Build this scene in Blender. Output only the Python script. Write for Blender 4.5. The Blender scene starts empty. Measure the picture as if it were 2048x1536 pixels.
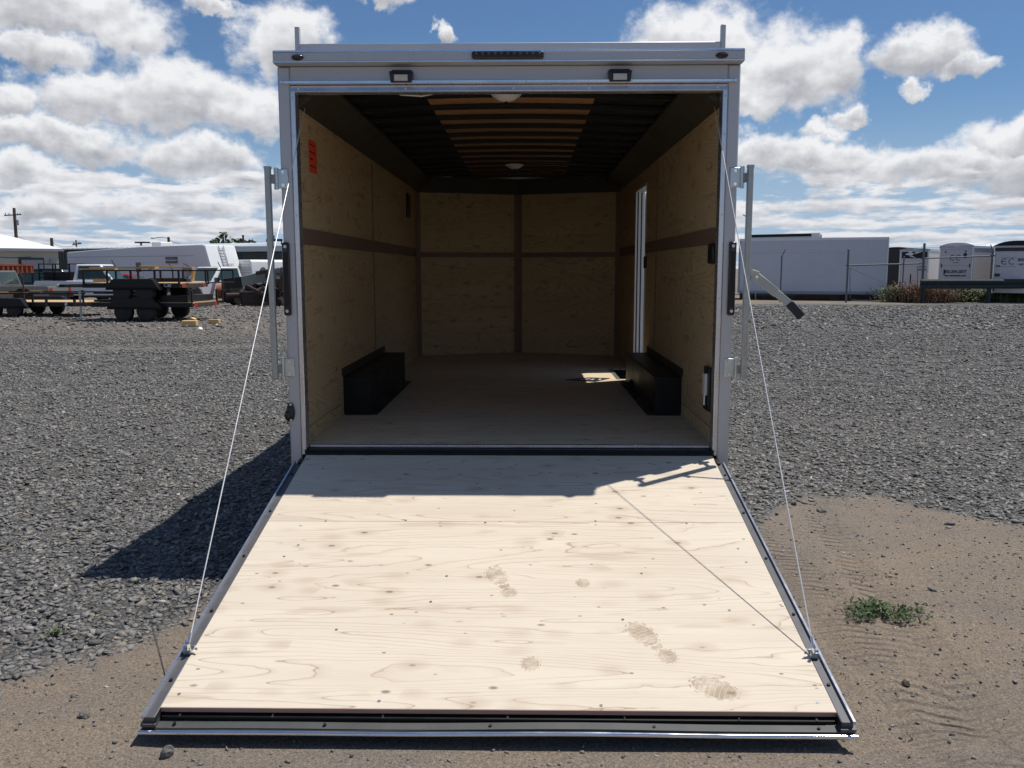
import bpy, bmesh, math, random
import numpy as np
from mathutils import Vector, Matrix, Euler

random.seed(7)
RNG = np.random.default_rng(11)
scene = bpy.context.scene
COL = scene.collection
R = math.radians

# ------------------------------------------------------------------ camera
F_PX, PITCH, YAW, ROLL = 1735.57, 0.1323, -0.0169, -0.0011
CAM = np.array([0.1048, -5.0587, 1.62])
_cp, _sp, _cy, _sy = math.cos(PITCH), math.sin(PITCH), math.cos(YAW), math.sin(YAW)
_r = np.array([_cy, -_sy, 0.0]); FWD = np.array([_sy * _cp, _cy * _cp, -_sp]); _u = np.cross(_r, FWD)
_cr, _sr = math.cos(ROLL), math.sin(ROLL)
RGT = _cr * _r + _sr * _u; UPV = -_sr * _r + _cr * _u
cam_d = bpy.data.cameras.new('camera'); cam = bpy.data.objects.new('camera', cam_d); COL.objects.link(cam)
M = Matrix.Identity(4)
for i in range(3):
    M[i][0], M[i][1], M[i][2], M[i][3] = RGT[i], UPV[i], -FWD[i], CAM[i]
cam.matrix_world = M
cam_d.sensor_width = 36.0; cam_d.lens = F_PX / 2048 * 36.0
cam_d.clip_start = 0.05; cam_d.clip_end = 9000
scene.camera = cam

def ray(u, v):
    return FWD + (u - 1024) / F_PX * RGT - (v - 768) / F_PX * UPV
def pt(u, v, y):
    """survey helper: the place at distance y whose bearing was read off the photo (2048 px wide)"""
    d = ray(u, v); p = CAM + d * (y - CAM[1]) / d[1]; return Vector(p)
def gp(u, v, z=0.0):
    d = ray(u, v); p = CAM + d * (z - CAM[2]) / d[2]; return Vector(p)

# ------------------------------------------------------------------ light
SUNV = Vector((0.355, 0.19, 1.0)).normalized()
SUN_EL = math.asin(SUNV.z); SUN_AZ = math.atan2(SUNV.x, SUNV.y)
sun_d = bpy.data.lights.new('sun', 'SUN'); sun_d.energy = 4.6; sun_d.angle = R(0.53); sun_d.color = (1.0, 0.955, 0.89)
sun = bpy.data.objects.new('sun', sun_d); COL.objects.link(sun)
sun.rotation_euler = SUNV.to_track_quat('Z', 'Y').to_euler(); sun.location = (10, 5, 30)

scene.view_settings.view_transform = 'Standard'; scene.view_settings.look = 'None'
scene.view_settings.exposure = 0.0; scene.view_settings.gamma = 1.0
scene.view_settings.use_curve_mapping = False

# ------------------------------------------------------------------ node helper
class NT:
    def __init__(self, tree): self.t = tree; self.n = tree.nodes; self.l = tree.links
    def new(self, kind, **kw):
        nd = self.n.new(kind)
        for k, v in kw.items(): setattr(nd, k, v)
        return nd
    def put(self, sock, v):
        if v is None: return
        if isinstance(v, bpy.types.NodeSocket): self.l.new(v, sock)
        else:
            if hasattr(sock.default_value, '__len__') and not hasattr(v, '__len__'): v = [v] * len(sock.default_value)
            if hasattr(sock.default_value, '__len__') and len(sock.default_value) == 4 and len(v) == 3: v = (*v, 1)
            sock.default_value = v
    def m(self, op, a, b=None, c=None, clamp=False):
        nd = self.new('ShaderNodeMath', operation=op); nd.use_clamp = clamp
        for i, v in enumerate((a, b, c)): self.put(nd.inputs[i], v)
        return nd.outputs[0]
    def v(self, op, a, b=None, s=None):
        nd = self.new('ShaderNodeVectorMath', operation=op)
        self.put(nd.inputs[0], a); self.put(nd.inputs[1], b)
        if s is not None: self.put(nd.inputs['Scale'], s)
        return nd.outputs['Value'] if op in ('LENGTH', 'DOT_PRODUCT', 'DISTANCE') else nd.outputs[0]
    def sep(self, a):
        nd = self.new('ShaderNodeSeparateXYZ'); self.put(nd.inputs[0], a); return nd.outputs
    def comb(self, x=0.0, y=0.0, z=0.0):
        nd = self.new('ShaderNodeCombineXYZ')
        for i, q in enumerate((x, y, z)): self.put(nd.inputs[i], q)
        return nd.outputs[0]
    def noise(self, vec, scale=1.0, detail=4.0, rough=0.5, col=False, dist=0.0):
        nd = self.new('ShaderNodeTexNoise'); self.put(nd.inputs['Vector'], vec)
        self.put(nd.inputs['Scale'], scale); self.put(nd.inputs['Detail'], detail); self.put(nd.inputs['Roughness'], rough)
        self.put(nd.inputs['Distortion'], dist)
        return nd.outputs['Color' if col else 'Fac']
    def voro(self, vec, scale=1.0, feature='F1', rand=1.0):
        nd = self.new('ShaderNodeTexVoronoi', feature=feature); self.put(nd.inputs['Vector'], vec)
        self.put(nd.inputs['Scale'], scale); self.put(nd.inputs['Randomness'], rand); return nd.outputs
    def mix(self, f, a, b, blend='MIX'):
        nd = self.new('ShaderNodeMix', data_type='RGBA', blend_type=blend)
        self.put(nd.inputs[0], f); self.put(nd.inputs[6], a); self.put(nd.inputs[7], b); return nd.outputs[2]
    def mr(self, x, a, b, c=0.0, d=1.0, smooth=False):
        nd = self.new('ShaderNodeMapRange', interpolation_type='SMOOTHSTEP' if smooth else 'LINEAR'); nd.clamp = True
        for i, q in enumerate((x, a, b, c, d)): self.put(nd.inputs[i], q)
        return nd.outputs[0]

# ------------------------------------------------------------------ sky
def build_world():
    w = bpy.data.worlds.new('World'); scene.world = w; w.use_nodes = True
    T = NT(w.node_tree); T.n.clear()
    out = T.new('ShaderNodeOutputWorld'); bg = T.new('ShaderNodeBackground'); T.l.new(bg.outputs[0], out.inputs[0])
    STR = 0.1; bg.inputs['Strength'].default_value = STR
    sky = T.new('ShaderNodeTexSky', sky_type='NISHITA'); sky.sun_disc = False
    sky.sun_elevation = SUN_EL; sky.sun_rotation = SUN_AZ; sky.altitude = 300; sky.air_density = 1.0; sky.dust_density = 0.4; sky.ozone_density = 1.6
    tc = T.new('ShaderNodeTexCoord'); d = T.v('NORMALIZE', tc.outputs['Generated'])
    dx, dy, dz = T.sep(d)
    az = T.m('ARCTAN2', dx, dy); el = T.m('ARCSINE', dz)
    K = F_PX / 100.0
    px = T.m('MULTIPLY', az, K); py = T.m('MULTIPLY', el, K)
    P = T.comb(px, py, 0.0)
    n1 = T.noise(P, 0.75, 2.0, 0.5, col=True); n2 = T.noise(P, 2.1, 5.0, 0.58, col=True)
    w1 = T.v('MULTIPLY', T.v('SUBTRACT', n1, (.5, .5, .5)), (1.0, .6, 0)); w2 = T.v('MULTIPLY', T.v('SUBTRACT', n2, (.5, .5, .5)), (.85, .75, 0))
    PW = T.v('ADD', T.v('ADD', P, w1), w2)
    def c(u, v):
        q = ray(u, v); q = q / np.linalg.norm(q); return math.atan2(q[0], q[1]) * K, math.asin(q[2]) * K
    blobs = [  # u, v, half width, half height (in 2048-px units)
        (120, 10, 230, 62), (75, 92, 120, 46), (265, 60, 70, 50), (440, 0, 70, 26), (575, 75, 105, 92),
        (350, 175, 150, 85), (200, 195, 170, 62), (480, 205, 95, 68), (90, 275, 225, 42), (5, 200, 50, 45), (385, 308, 140, 52),
        (50, 350, 100, 40), (230, 400, 140, 34), (410, 405, 110, 32), (560, 365, 45, 40), (585, 420, 60, 35), (70, 425, 120, 34),
        (720, -35, 140, 40), (888, 62, 24, 24),
        (1400, 60, 150, 82), (1570, 125, 150, 100), (1680, 110, 70, 70), (1515, 190, 110, 58),
        (1850, 95, 92, 56), (1935, 125, 62, 26), (1822, 172, 32, 24), (1690, 222, 45, 24), (1640, 256, 50, 24),
        (1640, 312, 185, 48), (1510, 305, 90, 46), (1800, 335, 150, 40), (2030, 268, 110, 52), (1960, 318, 130, 44), (2080, 330, 100, 60)]
    Fv = None; Tv = None
    for (u, v, a, b) in blobs:
        cx, cy = c(u, v)
        q = T.v('MULTIPLY', T.v('SUBTRACT', PW, (cx, cy - b / 100 * .25, 0)), (100 / a, 100 / b, 0))
        qx, qy, _ = T.sep(q)
        y2 = T.m('MULTIPLY', T.m('MAXIMUM', T.m('MULTIPLY', qy, .85), T.m('MULTIPLY', qy, -1.45)), 1.0)
        wv = T.m('SUBTRACT', 1.0, T.v('LENGTH', T.comb(qx, y2, 0)))
        if Fv is None: Fv, Tv = wv, qy
        else:
            k = T.m('MULTIPLY_ADD', T.m('SUBTRACT', wv, Fv), 2.2, 0.5, clamp=True)
            Tv = T.m('MULTIPLY_ADD', k, T.m('SUBTRACT', qy, Tv), Tv)
            Fv = T.m('SMOOTH_MAX', Fv, wv, 0.25)
    # low rows of far cloud, squeezed towards the horizon
    lq = T.comb(T.m('MULTIPLY', px, .42), T.m('MULTIPLY', T.m('LOGARITHM', T.m('ADD', T.m('MAXIMUM', el, 0.0), 0.022), 2.718), 3.4), 3.0)
    ln = T.noise(lq, 1.35, 6.0, 0.56)
    ln2 = T.noise(T.v('ADD', lq, (0, .17, 0)), 1.35, 4.0, 0.55)
    lowband = T.mr(py, 2.7, 1.5, 0.0, 1.0, True)
    Fl = T.m('ADD', T.m('MULTIPLY', T.m('SUBTRACT', ln, 0.41), 3.6), T.m('MULTIPLY', T.m('SUBTRACT', lowband, 1.0), 2.5))
    Tl = T.m('MULTIPLY_ADD', T.m('SUBTRACT', ln, ln2), 4.4, 0.12)
    # the rest of the sky, outside the frame: scattered cumulus of the same kind
    pl = T.v('MULTIPLY', T.comb(T.m('DIVIDE', dx, T.m('ADD', T.m('MAXIMUM', dz, 0.0), .18)), T.m('DIVIDE', dy, T.m('ADD', T.m('MAXIMUM', dz, 0.0), .18)), 0), (1, 1, 1))
    on = T.noise(pl, 1.6, 4.0, 0.55); on2 = T.noise(T.v('ADD', pl, (.05, .05, .1)), 1.6, 3.0, 0.5)
    outside = T.m('MAXIMUM', T.mr(py, 5.9, 7.2, 0, 1, True), T.mr(T.m('ABSOLUTE', az), .60, .72, 0, 1, True))
    Fo = T.m('ADD', T.m('MULTIPLY', T.m('SUBTRACT', on, 0.575), 5.0), T.m('MULTIPLY', T.m('SUBTRACT', outside, 1.0), 4.0))
    To = T.m('MULTIPLY', T.m('SUBTRACT', on, on2), 4.0)
    k = T.m('MULTIPLY_ADD', T.m('SUBTRACT', Fl, Fv), 2.0, .5, clamp=True)
    Tv = T.m('MULTIPLY_ADD', k, T.m('SUBTRACT', Tl, Tv), Tv); Fv = T.m('SMOOTH_MAX', Fv, Fl, .2)
    k = T.m('MULTIPLY_ADD', T.m('SUBTRACT', Fo, Fv), 2.0, .5, clamp=True)
    Tv = T.m('MULTIPLY_ADD', k, T.m('SUBTRACT', To, Tv), Tv); Fv = T.m('SMOOTH_MAX', Fv, Fo, .2)
    Q = T.comb(px, T.m('MULTIPLY', py, 1.3), 0)
    det = T.noise(Q, 2.4, 6.0, 0.58); det2 = T.noise(T.v('ADD', Q, (-.06, .20, 0)), 2.4, 3.0, 0.5)
    mid = T.noise(Q, 0.85, 2.0, 0.5)
    Fd = T.m('ADD', Fv, T.m('MULTIPLY', T.m('SUBTRACT', det, .5), .66))
    mask = T.mr(Fd, .0, .46, 0, 1, True)
    shade = T.m('ADD', T.m('MULTIPLY', Tv, .80), T.m('MULTIPLY', T.m('SUBTRACT', det, det2), .80))
    shade = T.m('ADD', shade, T.m('MULTIPLY', T.m('SUBTRACT', mid, .5), 1.5))
    thin = T.mr(Fd, .05, .65, .30, 0.0, True)
    lit = T.mr(T.m('ADD', shade, thin), -.88, .46, 0, 1, False)
    cc = T.mix(T.m('POWER', lit, 1.15), (.235, .252, .300), (.88, .885, .905))
    cc = T.mix(T.mr(py, 2.2, 0.0, 0, .35), cc, (.50, .545, .64))
    skyc = T.v('MULTIPLY', sky.outputs[0], (SKY_TINT[0] * STR, SKY_TINT[1] * STR, SKY_TINT[2] * STR))
    skyc = T.mix(T.mr(py, 3.4, 0.0, 0, .85, True), skyc, (.40, .52, .70))
    fin = T.mix(mask, skyc, cc)
    fin = T.mix(T.mr(dz, 0.0, -.02), fin, (.16, .14, .12))
    T.l.new(T.v('SCALE', fin, None, 1 / STR), bg.inputs['Color'])
    w.cycles.sampling_method = 'MANUAL'; w.cycles.sample_map_resolution = 512
def n1_fac(T, n): return T.sep(n)[2]
SKY_TINT = (0.52, 0.67, 0.83)
build_world()

# ------------------------------------------------------------------ materials
MATS = {}
def newmat(name):
    m = bpy.data.materials.new(name); m.use_nodes = True; T = NT(m.node_tree)
    bs = T.n['Principled BSDF']; MATS[name] = m; return m, T, bs
def simple(name, col, rough=.5, metal=0.0, var=.12, scale=9.0, bump=0.0, bscale=60.0, dirt=None, spec=None, streak=None):
    """plain surface with uneven tone, a little dirt and fine relief"""
    m, T, bs = newmat(name)
    tc = T.new('ShaderNodeTexCoord').outputs['Object']
    oi = T.new('ShaderNodeObjectInfo').outputs['Random']
    p = T.v('ADD', tc, T.comb(T.m('MULTIPLY', oi, 37.0), oi, 0))
    if streak: p2 = T.v('MULTIPLY', p, streak)
    else: p2 = p
    n = T.noise(p2, scale, 5.0, .6)
    c = T.mix(T.mr(n, .3, .7), tuple(x * (1 - var) for x in col), tuple(min(1, x * (1 + var)) for x in col))
    if dirt:
        nd = T.noise(p, scale * .35, 6.0, .65); c = T.mix(T.mr(nd, .52, .75, 0, dirt[1]), c, dirt[0])
    T.put(bs.inputs['Base Color'], c)
    T.put(bs.inputs['Roughness'], T.mr(n, .25, .75, max(.02, rough - .08), min(1, rough + .08)))
    bs.inputs['Metallic'].default_value = metal
    if spec is not None: bs.inputs['Specular IOR Level'].default_value = spec
    if bump:
        b = T.new('ShaderNodeBump'); b.inputs['Strength'].default_value = bump; b.inputs['Distance'].default_value = .004
        T.put(b.inputs['Height'], T.noise(p, bscale, 4.0, .6)); T.l.new(b.outputs[0], bs.inputs['Normal'])
    return m
def plywood(name, g, c, light, dark, amt=.55, freq=11.0, knot=.85, rough=.62, plugs=True, thick=1.0, gs=.75, cs=3.1, heartw=.3):
    """rotary-cut ply: contour-like growth lines along g, knots, plugs; g and c are the grain and cross axes"""
    m, T, bs = newmat(name)
    tc = T.new('ShaderNodeTexCoord').outputs['Object']; s = T.sep(tc)
    oi = T.m('MULTIPLY', T.new('ShaderNodeObjectInfo').outputs['Random'], 61.0)
    G = T.m('ADD', s[g], oi); Cx = T.m('ADD', s[c], T.m('MULTIPLY', oi, .37))
    wob = T.noise(T.comb(T.m('MULTIPLY', G, 3.0), T.m('MULTIPLY', Cx, 6.0), 0), 1.6, 3.0, .5)
    base = T.noise(T.comb(T.m('MULTIPLY', G, gs), T.m('MULTIPLY', Cx, cs), 0), 1.0, 1.5, .4)
    fld = T.m('ADD', base, T.m('MULTIPLY', wob, .05))
    fr = T.m('FRACT', T.m('MULTIPLY', fld, freq * 2.3))
    line = T.m('MULTIPLY', T.mr(fr, .0, .075 * thick, 1, 0), T.mr(fr, .0, .012, 0, 1))
    line = T.m('MAXIMUM', line, T.m('MULTIPLY', T.mr(fr, 1 - .22 * min(thick, 2), 1.0), .20))
    fade = T.noise(T.comb(T.m('MULTIPLY', G, 1.5), T.m('MULTIPLY', Cx, 4.5), 7.0), 1.0, 3.0, .5)
    line = T.m('MULTIPLY', line, T.mr(fade, .32, .52, .25, 1.0))
    tone = T.noise(T.comb(T.m('MULTIPLY', G, .9), T.m('MULTIPLY', Cx, 5.5), 3.0), 1.2, 4.0, .5)
    col = T.mix(T.mr(tone, .35, .7), light, tuple(l * .86 + d * .14 for l, d in zip(light, dark)))
    heart = T.noise(T.comb(T.m('MULTIPLY', G, 1.3), T.m('MULTIPLY', Cx, 11.0), 9.0), 1.0, 2.0, .45)
    col = T.mix(T.mr(heart, .64, .68, 0, amt * heartw, True), col, dark)
    col = T.mix(T.m('MULTIPLY', line, amt), col, dark)
    fib = T.noise(T.comb(T.m('MULTIPLY', G, 9.0), T.m('MULTIPLY', Cx, 260.0), 0), 1.0, 3.0, .6)
    col = T.mix(T.mr(fib, .3, .8, 0.0, .16), col, tuple(d * .8 for d in dark))
    v1 = T.voro(T.comb(T.m('MULTIPLY', G, 5.4), T.m('MULTIPLY', Cx, 10.5), 0), 1.0)
    rnd = T.sep(v1['Color'])
    kn = T.m('MULTIPLY', T.mr(v1['Distance'], .13, .05, 0, 1, True), T.m('GREATER_THAN', rnd[0], .20))
    col = T.mix(T.m('MULTIPLY', kn, knot * .8), col, tuple(d * .28 for d in dark))
    halo = T.m('MULTIPLY', T.mr(v1['Distance'], .5, .1, 0, 1, True), T.m('GREATER_THAN', rnd[0], .60))
    col = T.mix(T.m('MULTIPLY', halo, knot * .28), col, dark)
    if plugs:
        v2 = T.voro(T.comb(T.m('MULTIPLY', G, 9.0), T.m('MULTIPLY', Cx, 16.0), 5.0), 1.0)
        sp = T.m('MULTIPLY', T.mr(v2['Distance'], .10, .05), T.m('GREATER_THAN', T.sep(v2['Color'])[1], .50))
        col = T.mix(T.m('MULTIPLY', sp, .7), col, tuple(d * .2 for d in dark))
    T.put(bs.inputs['Base Color'], col); T.put(bs.inputs['Roughness'], rough)
    bs.inputs['Specular IOR Level'].default_value = .3
    b = T.new('ShaderNodeBump'); b.inputs['Strength'].default_value = .25; b.inputs['Distance'].default_value = .002
    T.put(b.inputs['Height'], T.m('ADD', fib, T.m('MULTIPLY', line, -.6))); T.l.new(b.outputs[0], bs.inputs['Normal'])
    return m

RAMP_PLY = plywood('ramp_ply', 0, 1, (.70, .62, .495), (.31, .185, .11), amt=.95, freq=9, thick=1.0, gs=.46, cs=5.2, heartw=.22)
FLOOR_PLY = plywood('floor_ply', 0, 1, (.70, .57, .39), (.28, .17, .09), amt=.8, freq=8, thick=1.4, gs=.45, cs=5.5)
WALL_PLY = plywood('wall_ply', 1, 2, (.58, .425, .225), (.22, .125, .05), amt=.95, freq=10, knot=.9, thick=1.5, gs=.9, cs=3.4)
NOSE_PLY = plywood('nose_ply', 0, 2, (.56, .41, .22), (.21, .12, .048), amt=.95, freq=10, thick=1.6, gs=.8, cs=4.2)
BATTEN = simple('luan_batten', (.20, .122, .080), .6, var=.12, streak=(6, 1, 6))
LUAN = simple('brown_liner', (.50, .26, .12), .6, var=.1)
SILVER = simple('silver_paint', (.50, .505, .52), .40, .35, var=.03, scale=3, dirt=((.35, .33, .31), .12))
ALU = simple('mill_aluminium', (.62, .63, .66), .28, .85, var=.05, scale=7, streak=(1, 1, 1))
BRIGHT = simple('bright_aluminium', (.80, .80, .82), .16, .95, var=.03)
GALV = simple('galvanised', (.40, .42, .40), .42, .75, var=.14, scale=30)
HANDLE = simple('passivated_steel', (.50, .48, .40), .45, .35, var=.06)
ZINC = simple('zinc_plate', (.55, .60, .62), .30, .85, var=.10, scale=25)
BLACK = simple('black_steel', (.008, .008, .008), .45, 0, var=.3, bump=.1, spec=.3)
RAIL = simple('satin_grey_metal', (.105, .105, .112), .5, .3, var=.10, scale=14)
FLAP = simple('flap_rubber', (.055, .06, .058), .6, 0, var=.15, dirt=((.14, .12, .10), .3))
BLACKP = simple('black_plastic', (.012, .012, .013), .35, 0, var=.2)
RUBBER = simple('rubber', (.018, .018, .018), .7, 0, var=.25, dirt=((.10, .085, .065), .35))
DARKROOF = simple('dark_liner', (.006, .006, .006), .55, 0, var=.2)
COVE = simple('olive_cove', (.05, .044, .028), .5, 0, var=.1)
CABLE = simple('steel_cable', (.72, .72, .72), .4, .4, var=.06)
RED = simple('red_lens', (.38, .012, .01), .25, 0, var=.1)
REDDARK = simple('smoked_lens', (.022, .013, .013), .18, 0, var=.2)
PAPER_R = simple('orange_paper', (.75, .075, .02), .6, 0, var=.05)
WHITE = simple('white_paint', (.78, .78, .78), .35, 0, var=.04, scale=2, dirt=((.5, .46, .4), .25))
WHITEP = simple('white_plastic', (.75, .74, .70), .4, 0, var=.04)
LENS = simple('frosted_lens', (.55, .52, .45), .3, 0, var=.05)
PINKEDGE = simple('ply_edge', (.42, .27, .22), .7, 0, var=.2, streak=(1, 1, 60))
GLASS = simple('dark_glass', (.02, .03, .03), .06, 0, var=.2)
GREENGLASS = simple('tinted_glass', (.035, .06, .055), .06, 0, var=.2)
CHROME = simple('chrome', (.75, .75, .75), .12, 1.0, var=.03)
TYRE = simple('tyre', (.014, .014, .014), .75, 0, var=.3, dirt=((.09, .075, .06), .3))
RIMB = simple('black_rim', (.05, .05, .052), .3, .5, var=.2)
RIMG = simple('grey_rim', (.45, .45, .46), .35, .7, var=.1)
LUMBER = simple('lumber', (.60, .36, .14), .6, 0, var=.18, streak=(.6, 14, 14))
DECK = simple('deck_board', (.56, .38, .20), .65, 0, var=.18, streak=(.6, 14, 14))
BLOCKW = simple('block_wood', (.62, .43, .19), .65, 0, var=.15, streak=(1, 8, 8))
BEIGE = simple('beige_block', (.50, .49, .44), .75, 0, var=.06, scale=1.2)
DKGREEN = simple('dark_green_metal', (.035, .047, .052), .5, .2, var=.1, scale=.5)
ROOFW = simple('white_metal_roof', (.80, .81, .82), .35, 0, var=.03, scale=.6)
ROOFG = simple('grey_metal_roof', (.48, .52, .54), .4, .2, var=.05, scale=.6)
GREYD = simple('grey_door', (.32, .34, .38), .5, 0, var=.06)
ORANGE = simple('rust_orange', (.36, .085, .028), .7, 0, var=.25, scale=4, dirt=((.14, .05, .03), .5))
RUSTB = simple('rusty_brown', (.062, .040, .030), .75, .0, var=.4, scale=8)
POLEW = simple('pole_wood', (.13, .085, .07), .85, 0, var=.2)
CARBLK = simple('black_car_paint', (.012, .014, .018), .12, .1, var=.1)
CARGREY = simple('grey_car_paint', (.20, .19, .17), .25, .3, var=.06)
CARRED = simple('red_car_paint', (.33, .015, .02), .15, 0, var=.05)
RVW = simple('rv_siding', (.66, .67, .68), .4, 0, var=.03, scale=1)
RVNOSE = simple('rv_cap', (.82, .82, .80), .3, 0, var=.02, scale=1)
VANBOX = simple('van_box', (.56, .58, .62), .45, .1, var=.04, scale=.9, dirt=((.36, .36, .38), .2))
ECW = simple('trailer_skin', (.60, .57, .58), .35, .05, var=.03)
GUARD = simple('guardrail', (.028, .042, .042), .8, 0, var=.2)
FENCEM = simple('fence_steel', (.13, .155, .165), .5, .6, var=.15)
INK = simple('print_ink', (.04, .04, .05), .6, 0, var=.1)
INKW = simple('white_print', (.80, .80, .82), .5, 0, var=.05)
GREYBEAM = simple('grey_beam', (.21, .225, .22), .5, .3, var=.1)
CONC = simple('concrete', (.42, .40, .36), .85, 0, var=.12)
LEAF = simple('weed_leaf', (.075, .125, .042), .6, 0, var=.35, scale=30)
LEAFP = simple('weed_pale', (.13, .155, .075), .7, 0, var=.3, scale=20)
TUMBLE = simple('tumbleweed_twig', (.20, .12, .075), .85, 0, var=.35, scale=12)
TREEL = simple('tree_leaf', (.045, .085, .025), .65, 0, var=.4, scale=2)
BARK = simple('bark', (.11, .08, .06), .9, 0, var=.3)
MATBLK = simple('glossy_black_card', (.030, .030, .034), .35, 0, var=.1)
DUST = None
def dust_mat():
    m, T, bs = newmat('dust_print')
    tc = T.new('ShaderNodeTexCoord').outputs['Object']
    n = T.noise(tc, 30.0, 5.0, .65)
    T.put(bs.inputs['Base Color'], T.mix(n, (.42, .32, .22), (.52, .42, .30))); bs.inputs['Roughness'].default_value = .9
    T.put(bs.inputs['Alpha'], T.mr(T.noise(tc, 11.0, 5.0, .7), .36, .62, .05, .62))
    return m
DUST = dust_mat()

# ------------------------------------------------------------------ mesh builder
class MB:
    def __init__(self): self.v = []; self.f = []
    def add(self, vs, fs, M=None):
        o = len(self.v)
        for p in vs:
            p = Vector(p); self.v.append(tuple(M @ p if M is not None else p))
        for f in fs: self.f.append(tuple(i + o for i in f))
        return self
    def box(self, x0, x1, y0, y1, z0, z1, M=None):
        vs = [(x0, y0, z0), (x1, y0, z0), (x1, y1, z0), (x0, y1, z0), (x0, y0, z1), (x1, y0, z1), (x1, y1, z1), (x0, y1, z1)]
        return self.add(vs, [(3, 2, 1, 0), (4, 5, 6, 7), (0, 1, 5, 4), (1, 2, 6, 5), (2, 3, 7, 6), (3, 0, 4, 7)], M)
    def cbox(self, c, s, M=None):
        return self.box(c[0] - s[0] / 2, c[0] + s[0] / 2, c[1] - s[1] / 2, c[1] + s[1] / 2, c[2] - s[2] / 2, c[2] + s[2] / 2, M)
    def cyl(self, a, b, r, n=12, r2=None, caps=True):
        a, b = Vector(a), Vector(b); d = (b - a).normalized(); r2 = r if r2 is None else r2
        t = d.orthogonal().normalized(); s = d.cross(t); o = len(self.v)
        for (c, q) in ((a, r), (b, r2)):
            for i in range(n):
                k = 2 * math.pi * i / n; self.v.append(tuple(c + t * math.cos(k) * q + s * math.sin(k) * q))
        for i in range(n): self.f.append((o + i, o + (i + 1) % n, o + n + (i + 1) % n, o + n + i))
        if caps: self.f.append(tuple(o + i for i in reversed(range(n)))); self.f.append(tuple(o + n + i for i in range(n)))
        return self
    def tube(self, pts, r, n=8):
        pts = [Vector(p) for p in pts]; o = len(self.v); prev = None
        for i, p in enumerate(pts):
            d = ((pts[min(i + 1, len(pts) - 1)] - pts[max(i - 1, 0)])).normalized()
            t = d.orthogonal().normalized() if prev is None else (prev - d * prev.dot(d)).normalized()
            prev = t; s = d.cross(t)
            for j in range(n):
                k = 2 * math.pi * j / n; self.v.append(tuple(p + t * math.cos(k) * r + s * math.sin(k) * r))
        for i in range(len(pts) - 1):
            for j in range(n): self.f.append((o + i * n + j, o + i * n + (j + 1) % n, o + (i + 1) * n + (j + 1) % n, o + (i + 1) * n + j))
        self.f.append(tuple(o + j for j in reversed(range(n)))); self.f.append(tuple(o + (len(pts) - 1) * n + j for j in range(n)))
        return self
    def bar(self, a, b, w, h, up=(0, 0, 1)):
        """rectangular bar from a to b, h along up, w across"""
        a, b = Vector(a), Vector(b); d = (b - a).normalized(); up = Vector(up)
        s = d.cross(up).normalized(); u = s.cross(d)
        vs = []
        for p in (a, b):
            for (i, j) in ((-1, -1), (1, -1), (1, 1), (-1, 1)): vs.append(p + s * (i * w / 2) + u * (j * h / 2))
        return self.add(vs, [(3, 2, 1, 0), (4, 5, 6, 7), (0, 1, 5, 4), (1, 2, 6, 5), (2, 3, 7, 6), (3, 0, 4, 7)])
    def prism(self, prof, ax, a, b, M=None):
        """closed profile (list of 2D) swept along axis ax from a to b"""
        n = len(prof); vs = []
        for t in (a, b):
            for (p, q) in prof: vs.append({0: (t, p, q), 1: (p, t, q), 2: (p, q, t)}[ax])
        fs = [tuple(range(n)), tuple(reversed(range(n, 2 * n)))] + [(i, n + i, n + (i + 1) % n, (i + 1) % n) for i in range(n)]
        return self.add(vs, fs, M)
    def sphere(self, c, r, seg=10, ring=6, sc=(1, 1, 1)):
        o = len(self.v); c = Vector(c)
        self.v.append(tuple(c + Vector((0, 0, r * sc[2]))))
        for i in range(1, ring):
            ph = math.pi * i / ring
            for j in range(seg):
                th = 2 * math.pi * j / seg
                self.v.append((c.x + r * sc[0] * math.sin(ph) * math.cos(th), c.y + r * sc[1] * math.sin(ph) * math.sin(th), c.z + r * sc[2] * math.cos(ph)))
        self.v.append(tuple(c - Vector((0, 0, r * sc[2]))))
        for j in range(seg): self.f.append((o, o + 1 + j, o + 1 + (j + 1) % seg))
        for i in range(ring - 2):
            for j in range(seg):
                a = o + 1 + i * seg; self.f.append((a + j, a + seg + j, a + seg + (j + 1) % seg, a + (j + 1) % seg))
        e = o + 1 + (ring - 1) * seg; a = e - seg
        for j in range(seg): self.f.append((e, a + (j + 1) % seg, a + j))
        return self
    def lathe(self, prof, c=(0, 0, 0), ax=1, n=20):
        """profile [(radius, along)] spun round axis ax through c"""
        o = len(self.v); c = Vector(c)
        for (r, t) in prof:
            for j in range(n):
                k = 2 * math.pi * j / n; a, b = r * math.cos(k), r * math.sin(k)
                self.v.append(tuple(c + Vector({0: (t, a, b), 1: (a, t, b), 2: (a, b, t)}[ax])))
        for i in range(len(prof) - 1):
            for j in range(n): self.f.append((o + i * n + j, o + i * n + (j + 1) % n, o + (i + 1) * n + (j + 1) % n, o + (i + 1) * n + j))
        self.f.append(tuple(o + j for j in range(n))); self.f.append(tuple(o + (len(prof) - 1) * n + j for j in range(n)))
        return self
    def build(self, name, mat, parent=None, bevel=0.0, smooth=None, loc=None, rot=None, seg=2):
        me = bpy.data.meshes.new(name); me.from_pydata(self.v, [], self.f); me.update()
        bm = bmesh.new(); bm.from_mesh(me); bmesh.ops.recalc_face_normals(bm, faces=bm.faces); bm.to_mesh(me); bm.free()
        me.materials.append(mat)
        o = bpy.data.objects.new(name, me); COL.objects.link(o)
        if parent is not None: o.parent = parent
        if loc is not None: o.location = loc
        if rot is not None: o.rotation_euler = rot
        if bevel:
            b = o.modifiers.new('bevel', 'BEVEL'); b.width = bevel; b.segments = seg; b.limit_method = 'ANGLE'; b.angle_limit = R(40)
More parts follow.
